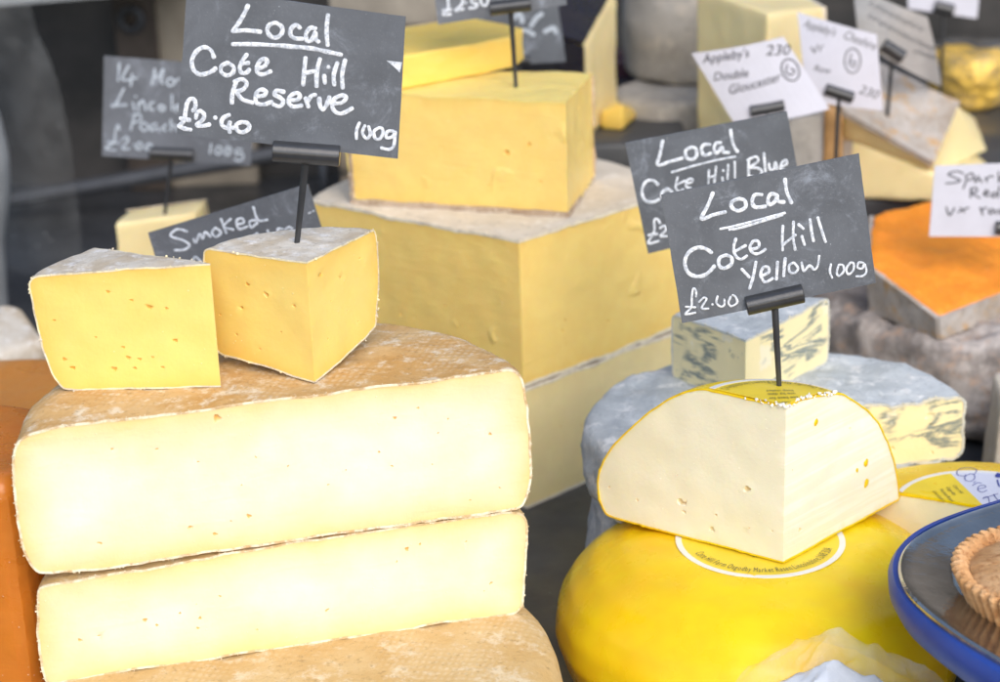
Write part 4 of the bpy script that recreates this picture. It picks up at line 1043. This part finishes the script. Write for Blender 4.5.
yel += S_(660, 170, E83, [(500, 492), (640, 462), (800, 420), (1040, 358)], [(575, 498), (660, 484), (850, 428), (1020, 376)], w=2.8)
yel += S_(670, 240, E83, [(345, 105), (290, 70), (220, 65), (150, 110), (122, 190), (150, 270), (220, 303), (290, 290), (340, 250), (370, 215)], [(465, 125), (412, 150), (407, 210), (450, 235), (510, 200), (510, 145), (465, 125)])
yel += S_(670, 240, E83, [(548, -12), (530, 60), (545, 130), (590, 160), (640, 130)], [(540, 95), (630, 45)], [(672, 78), (735, 60), (735, 15), (695, 8), (665, 60), (690, 108), (740, 112), (795, 75)],
   [(595, 240), (660, 310)], [(715, 180), (690, 310), (660, 405)], [(755, 300), (820, 270), (815, 228), (775, 228), (755, 290), (790, 350), (855, 318)], [(895, 180), (885, 328)], [(958, 150), (945, 300)], w=3.4)
yel += S_(760, 240, E83, [(280, 187), (242, 210), (247, 265), (285, 275), (315, 235), (280, 187)], [(345, 185), (352, 225), (365, 260), (410, 212), (450, 245), (478, 215), (492, 130)], w=2.8)
yel += S_(760, 240, E83, [(590, 200), (580, 260), (600, 315)], [(655, 205), (637, 270), (657, 298), (695, 260), (690, 210), (655, 205)], [(750, 187), (717, 240), (735, 285), (775, 250), (778, 195), (750, 187)],
   [(860, 190), (820, 187), (812, 230), (850, 235), (868, 200), (885, 262), (855, 298), (800, 302)], w=2.5)
yel += S_(670, 240, E83, [(215, 470), (215, 420), (192, 405), (180, 480), (175, 560), (125, 618), (212, 603)], [(130, 555), (210, 560)], [(240, 515), (280, 480), (302, 495), (262, 565), (320, 570)], [(350, 533), (354, 537)],
   [(395, 465), (385, 520), (420, 553), (450, 540), (450, 490)], [(505, 470), (485, 520), (510, 550), (558, 520), (545, 472), (520, 457)], w=2.4)
pb2 = oz(779, 384, yzt)
sign('tilted dark chalkboard reading Local Cote Hill Yellow, pinned in the ivory quarter',
     [(661, 195), (859, 153.5), (876, 283), (682, 323.5)], pb2.y, pb2, (746, 306, 803, 293), yel, 4.2, 'slate', 'chalk', clipr=.0056, pinw=.0018)
blu = S_(620, 110, E83, [(355, 255), (335, 360), (315, 458), (420, 430), (520, 402)], [(590, 312), (547, 340), (552, 395), (600, 413), (638, 380), (630, 322), (590, 312)], [(750, 290), (700, 290), (677, 330), (702, 378), (760, 360)],
   [(840, 275), (797, 280), (782, 330), (810, 358), (850, 312), (862, 350), (910, 355)], [(920, 165), (940, 280), (980, 350)], w=3.8)
blu += S_(620, 110, E83, [(430, 520), (620, 465), (800, 420), (960, 390)], [(480, 560), (462, 640), (490, 680), (530, 660)], [(470, 625), (540, 590)], [(552, 615), (600, 600), (600, 575), (560, 585), (550, 640), (590, 650)],
   [(740, 500), (735, 615)], [(800, 470), (785, 605)], [(740, 562), (795, 548)], [(855, 500), (862, 508)], [(850, 560), (857, 595)], [(900, 455), (895, 580)], [(955, 430), (957, 565)], w=2.6)
blu += S_(620, 180, 8.525, [(325, 40), (280, 5), (220, 15), (185, 90), (210, 170), (270, 190), (335, 165)], [(400, 75), (358, 110), (365, 150), (420, 150), (440, 105), (400, 75)], w=3.6)
blu += S_(620, 180, 8.525, [(340, 370), (320, 335), (292, 345), (290, 440), (240, 538), (330, 520)], [(240, 470), (320, 460)], [(340, 410), (375, 390), (392, 425), (345, 475), (400, 480)], w=2.9)
blu += S_(700, 110, 9.74, [(472, 500), (470, 640)], [(460, 490), (540, 455), (562, 500), (480, 560)], [(480, 560), (570, 570), (600, 610), (560, 650), (470, 645)], [(620, 420), (635, 605)], [(668, 520), (680, 575), (715, 575), (732, 510), (745, 580)], [(785, 560), (840, 525), (838, 490), (800, 510), (780, 570), (830, 590)], w=3.0)
pbb = Vector((bw.x+.01, bw.y+.035, bwt))
sign('dark chalkboard reading Local and Blue, partly covered by the tilted one before it',
     [(625, 143), (787, 111.5), (806, 215), (648, 254)], 1.215, (pbb.x, 1.215, bwt), (700, 243, 752, 232), blu, 3.5, 'slate', 'chalk', clipr=.005)
smo = S_(145, 180, 5.263, [(222, 272), (170, 260), (135, 295), (200, 318), (235, 345), (205, 368), (155, 370)], [(255, 310), (268, 330), (288, 285), (303, 310), (318, 275), (345, 300)], [(370, 252), (352, 280), (375, 300), (400, 275), (370, 252)],
   [(400, 205), (428, 280)], [(452, 205), (415, 245), (465, 262)], [(482, 235), (520, 225), (510, 202), (482, 215), (495, 258), (540, 245)], [(590, 212), (552, 218), (560, 250), (592, 225)], [(570, 142), (595, 212), (645, 210)],
   [(245, 445), (265, 405), (300, 440)], [(575, 292), (592, 280)], [(645, 265), (650, 282)], [(700, 275), (700, 258), (725, 258)], [(738, 262), (758, 248), (775, 258)], w=2.9)
smo += S_(145, 180, 5.263, [(862, 176), (872, 170)], [(884, 165), (890, 160)], w=1.6)
sign('dark chalkboard reading Smoked, mostly hidden behind the golden wedges', [(148, 233), (308, 184), (333, 262), (173, 318)], 1.22, (-.145, 1.22, .001), (230, 300, 275, 287), smo, 2.8, 'slate', 'chalk_mid', clipr=.005)
mon = S_(100, 50, 11.11, [(215, 150), (203, 345)], [(320, 175), (250, 310), (290, 337), (410, 312)], [(360, 270), (342, 400)], [(610, 212), (575, 390)], [(608, 215), (625, 320), (705, 215), (680, 330), (700, 380)], [(790, 312), (740, 350), (770, 400), (830, 368), (790, 312)], [(830, 350), (880, 320)],
   [(265, 430), (190, 580), (140, 635)], [(130, 620), (300, 612)], [(392, 515), (400, 520)], [(365, 585), (385, 670)], [(430, 590), (430, 680)], [(440, 605), (480, 562), (510, 670)], [(600, 580), (552, 605), (555, 655), (600, 665)], [(680, 612), (650, 640), (690, 678), (720, 640), (680, 612)], [(800, 500), (800, 670)], [(840, 620), (843, 690)], [(845, 640), (875, 612), (890, 680)], w=2.5)
mon += S_(100, 110, 6.2, [(215, 30), (190, 125)], [(205, 30), (250, 30), (250, 65), (205, 80)], [(270, 75), (250, 105), (275, 130), (300, 105), (270, 75)], [(350, 85), (315, 100), (320, 130), (355, 110), (365, 135)], [(412, 90), (385, 115), (412, 130)], [(440, 60), (440, 130)], [(442, 110), (465, 95), (475, 130)],
   [(122, 125), (112, 95), (97, 130), (85, 200), (37, 240), (100, 250)], [(50, 200), (110, 205)], [(140, 185), (165, 167), (175, 190), (140, 240), (185, 240)], [(208, 213), (212, 217)], [(240, 200), (225, 235), (250, 245), (260, 210), (240, 200)], [(300, 210), (280, 240), (305, 245), (320, 215), (300, 210)],
   [(690, 210), (682, 272)], [(730, 225), (715, 262), (740, 275), (752, 235), (730, 225)], [(790, 230), (772, 265), (798, 280), (812, 240), (790, 230)], [(882, 245), (847, 245), (842, 275), (880, 268), (888, 300), (862, 315), (835, 305)], w=2.3)
sgy = sb.y
sign('faint smeared chalkboard farthest left, standing in the small far yellow piece', [(104, 56), (258, 68), (251, 166), (102, 156)], sgy, sb, (150, 153, 194, 155), mon, 2.3, 'slate_b', 'chalk_dim', clipr=.0052, pinw=.0016)
fif = S_(430, 0, 7.143, [(122, -60), (128, 0), (130, 60), (95, 105), (150, 103)], [(92, 75), (152, 70)], [(180, -20), (215, -35), (235, 0), (222, 40), (180, 77), (240, 65)], [(254, 20), (258, 23)], [(335, -10), (298, -5), (302, 22), (335, 32), (322, 57), (280, 60)], [(385, -40), (360, 0), (380, 42), (408, 30), (412, -20), (385, -40)], w=3.0)
pb3 = oz(516, 88, zc)
sign('chalkboard ending in 2.50, cut by the top edge, pinned in thick cheddar wedge', [(425, -80), (548, -105), (567, 5), (438, 25)], pb3.y, pb3, (490, 9, 531, 4), fif, 3.2, 'slate_b', 'chalk', clipr=.0052, pinw=.0017)
pz = oy(520, 40, 1.72)
sign('smeared dark chalkboard out of focus, tucked behind the 2.50 sign', [(472, 8), (556, -10), (566, 62), (500, 66)], 1.60, (oy(520, 40, 1.6).x, 1.6, .001), (508, 62, 530, 60), S_(430, 0, 7.143, [(400, 210), (470, 190), (520, 230)], [(590, 140), (640, 100), (660, 160)], [(720, 190), (760, 130), (800, 100)], [(820, 230), (880, 200), (900, 240)], [(600, 230), (680, 220), (740, 250)]), 5, 'slate_dark', 'chalk_dim', clipr=.004)
# white cards
circ = lambda cx_, cy_, rx, ry, t_=.3: [(cx_+rx*cos(2*pi*k_/12)*cos(t_)-ry*sin(2*pi*k_/12)*sin(t_), cy_+rx*cos(2*pi*k_/12)*sin(t_)+ry*sin(2*pi*k_/12)*cos(t_)) for k_ in range(13)]
sign('white card for double gloucester, bowed and tilted, before the tall pale yellow block', [(692, 55), (783, 36), (831, 111), (735, 125)], 1.46, (oy(768, 106, 1.46).x, 1.46, .1315 if False else .001), (749, 110, 783, 104),
     S_(690, 30, 7.143, circ(712, 280, 60, 82, -.5), [(690, 240), (680, 290), (715, 315), (745, 290), (715, 270)], w=1.7), 1.6, 'card', 'ink', clipr=.0045, curve=.006,
     texts=[("Appleby's", 703, 64, 749, 55, 13, .3), ('Double', 713, 81, 748, 75, 12, .3), ('Gloucester', 728, 94, 781, 79, 13, .3), ('230', 764, 54, 790, 54, 15, .2)])
sign('white card for cheshire with circled number, behind and right of the double gloucester card', [(798, 13), (876, 34), (884, 112), (806, 100)], 1.52, (oy(832, 157, 1.52).x, 1.52, .001), (824, 88, 852, 97),
     S_(790, 0, 6.2, circ(382, 372, 50, 76, 0), [(375, 330), (362, 385), (390, 410), (402, 380), (370, 375)], w=1.6), 1.6, 'card', 'ink_soft', clipr=.0048, curve=.004,
     texts=[("Appleby's", 803, 27, 834, 36, 12, .3), ('Cheshire', 841, 37, 874, 50, 13, .3), ('Vr', 810, 55, 825, 49, 11, .3), ('Raw', 812, 70, 830, 73, 9, .3), ('230', 857, 92, 877, 100, 13, .2)])
sign('grey curling card with blurred writing, between the cheshire card and the gold foil', [(856, -12), (925, 15), (951, 96), (858, 40)], 1.63, (oy(886, 60, 1.63).x, 1.63, S), (880, 42, 900, 55),
     (), 1.4, 'card_grey', 'ink_soft', clipr=.006, curve=.012, texts=[('Lincolnshire', 868, 4, 920, 30, 8, .3), ('unpasteurised', 866, 16, 934, 52, 8, .3), ('cheese', 910, 50, 938, 62, 8, .3)])
sign('white card cut off by the top edge at the upper right', [(906, -40), (982, -30), (977, 19), (908, 9)], 1.82, (oy(944, 10, 1.82).x, 1.82, S), (934, 6, 953, 11), (), 1, 'card', 'ink', clipr=.006)
spk = S_(925, 160, 8.52, [(325, 115), (270, 97), (195, 120), (250, 150), (300, 175), (250, 195), (175, 200)], [(345, 130), (350, 170), (325, 245)], [(348, 140), (395, 112), (412, 148), (365, 175)], [(460, 138), (422, 162), (430, 190), (465, 160), (482, 192)], [(515, 150), (525, 190)], [(525, 165), (550, 140), (582, 142)], [(625, 100), (628, 190)], [(670, 135), (632, 160), (675, 190)],
   [(392, 240), (385, 322)], [(385, 252), (430, 235), (442, 268), (400, 285), (468, 325)], [(502, 292), (540, 275), (520, 258), (500, 295), (542, 308)], [(600, 275), (562, 295), (585, 320), (610, 285)], [(632, 225), (620, 320)], [(180, 400), (190, 440), (212, 470), (250, 408)], [(280, 445), (330, 420), (372, 405)], [(300, 408), (335, 445)],
   [(470, 405), (492, 470)], [(482, 435), (500, 412), (525, 405)], [(578, 415), (540, 432), (560, 460), (592, 428), (608, 460)], [(625, 420), (645, 460), (660, 425), (680, 460), (700, 415)], w=1.7)
ps = oz(1008, 262, gz+.03)
sign('white card reading Red and raw, above the bright orange cheese', [(934.5, 166), (1035, 162), (1035, 237), (929, 236.5)], 1.43, (oy(1006, 260, 1.43).x, 1.43, gz+.04), (995, 228, 1022, 227), spk, 1.7, 'card', 'ink', clipr=.0055)
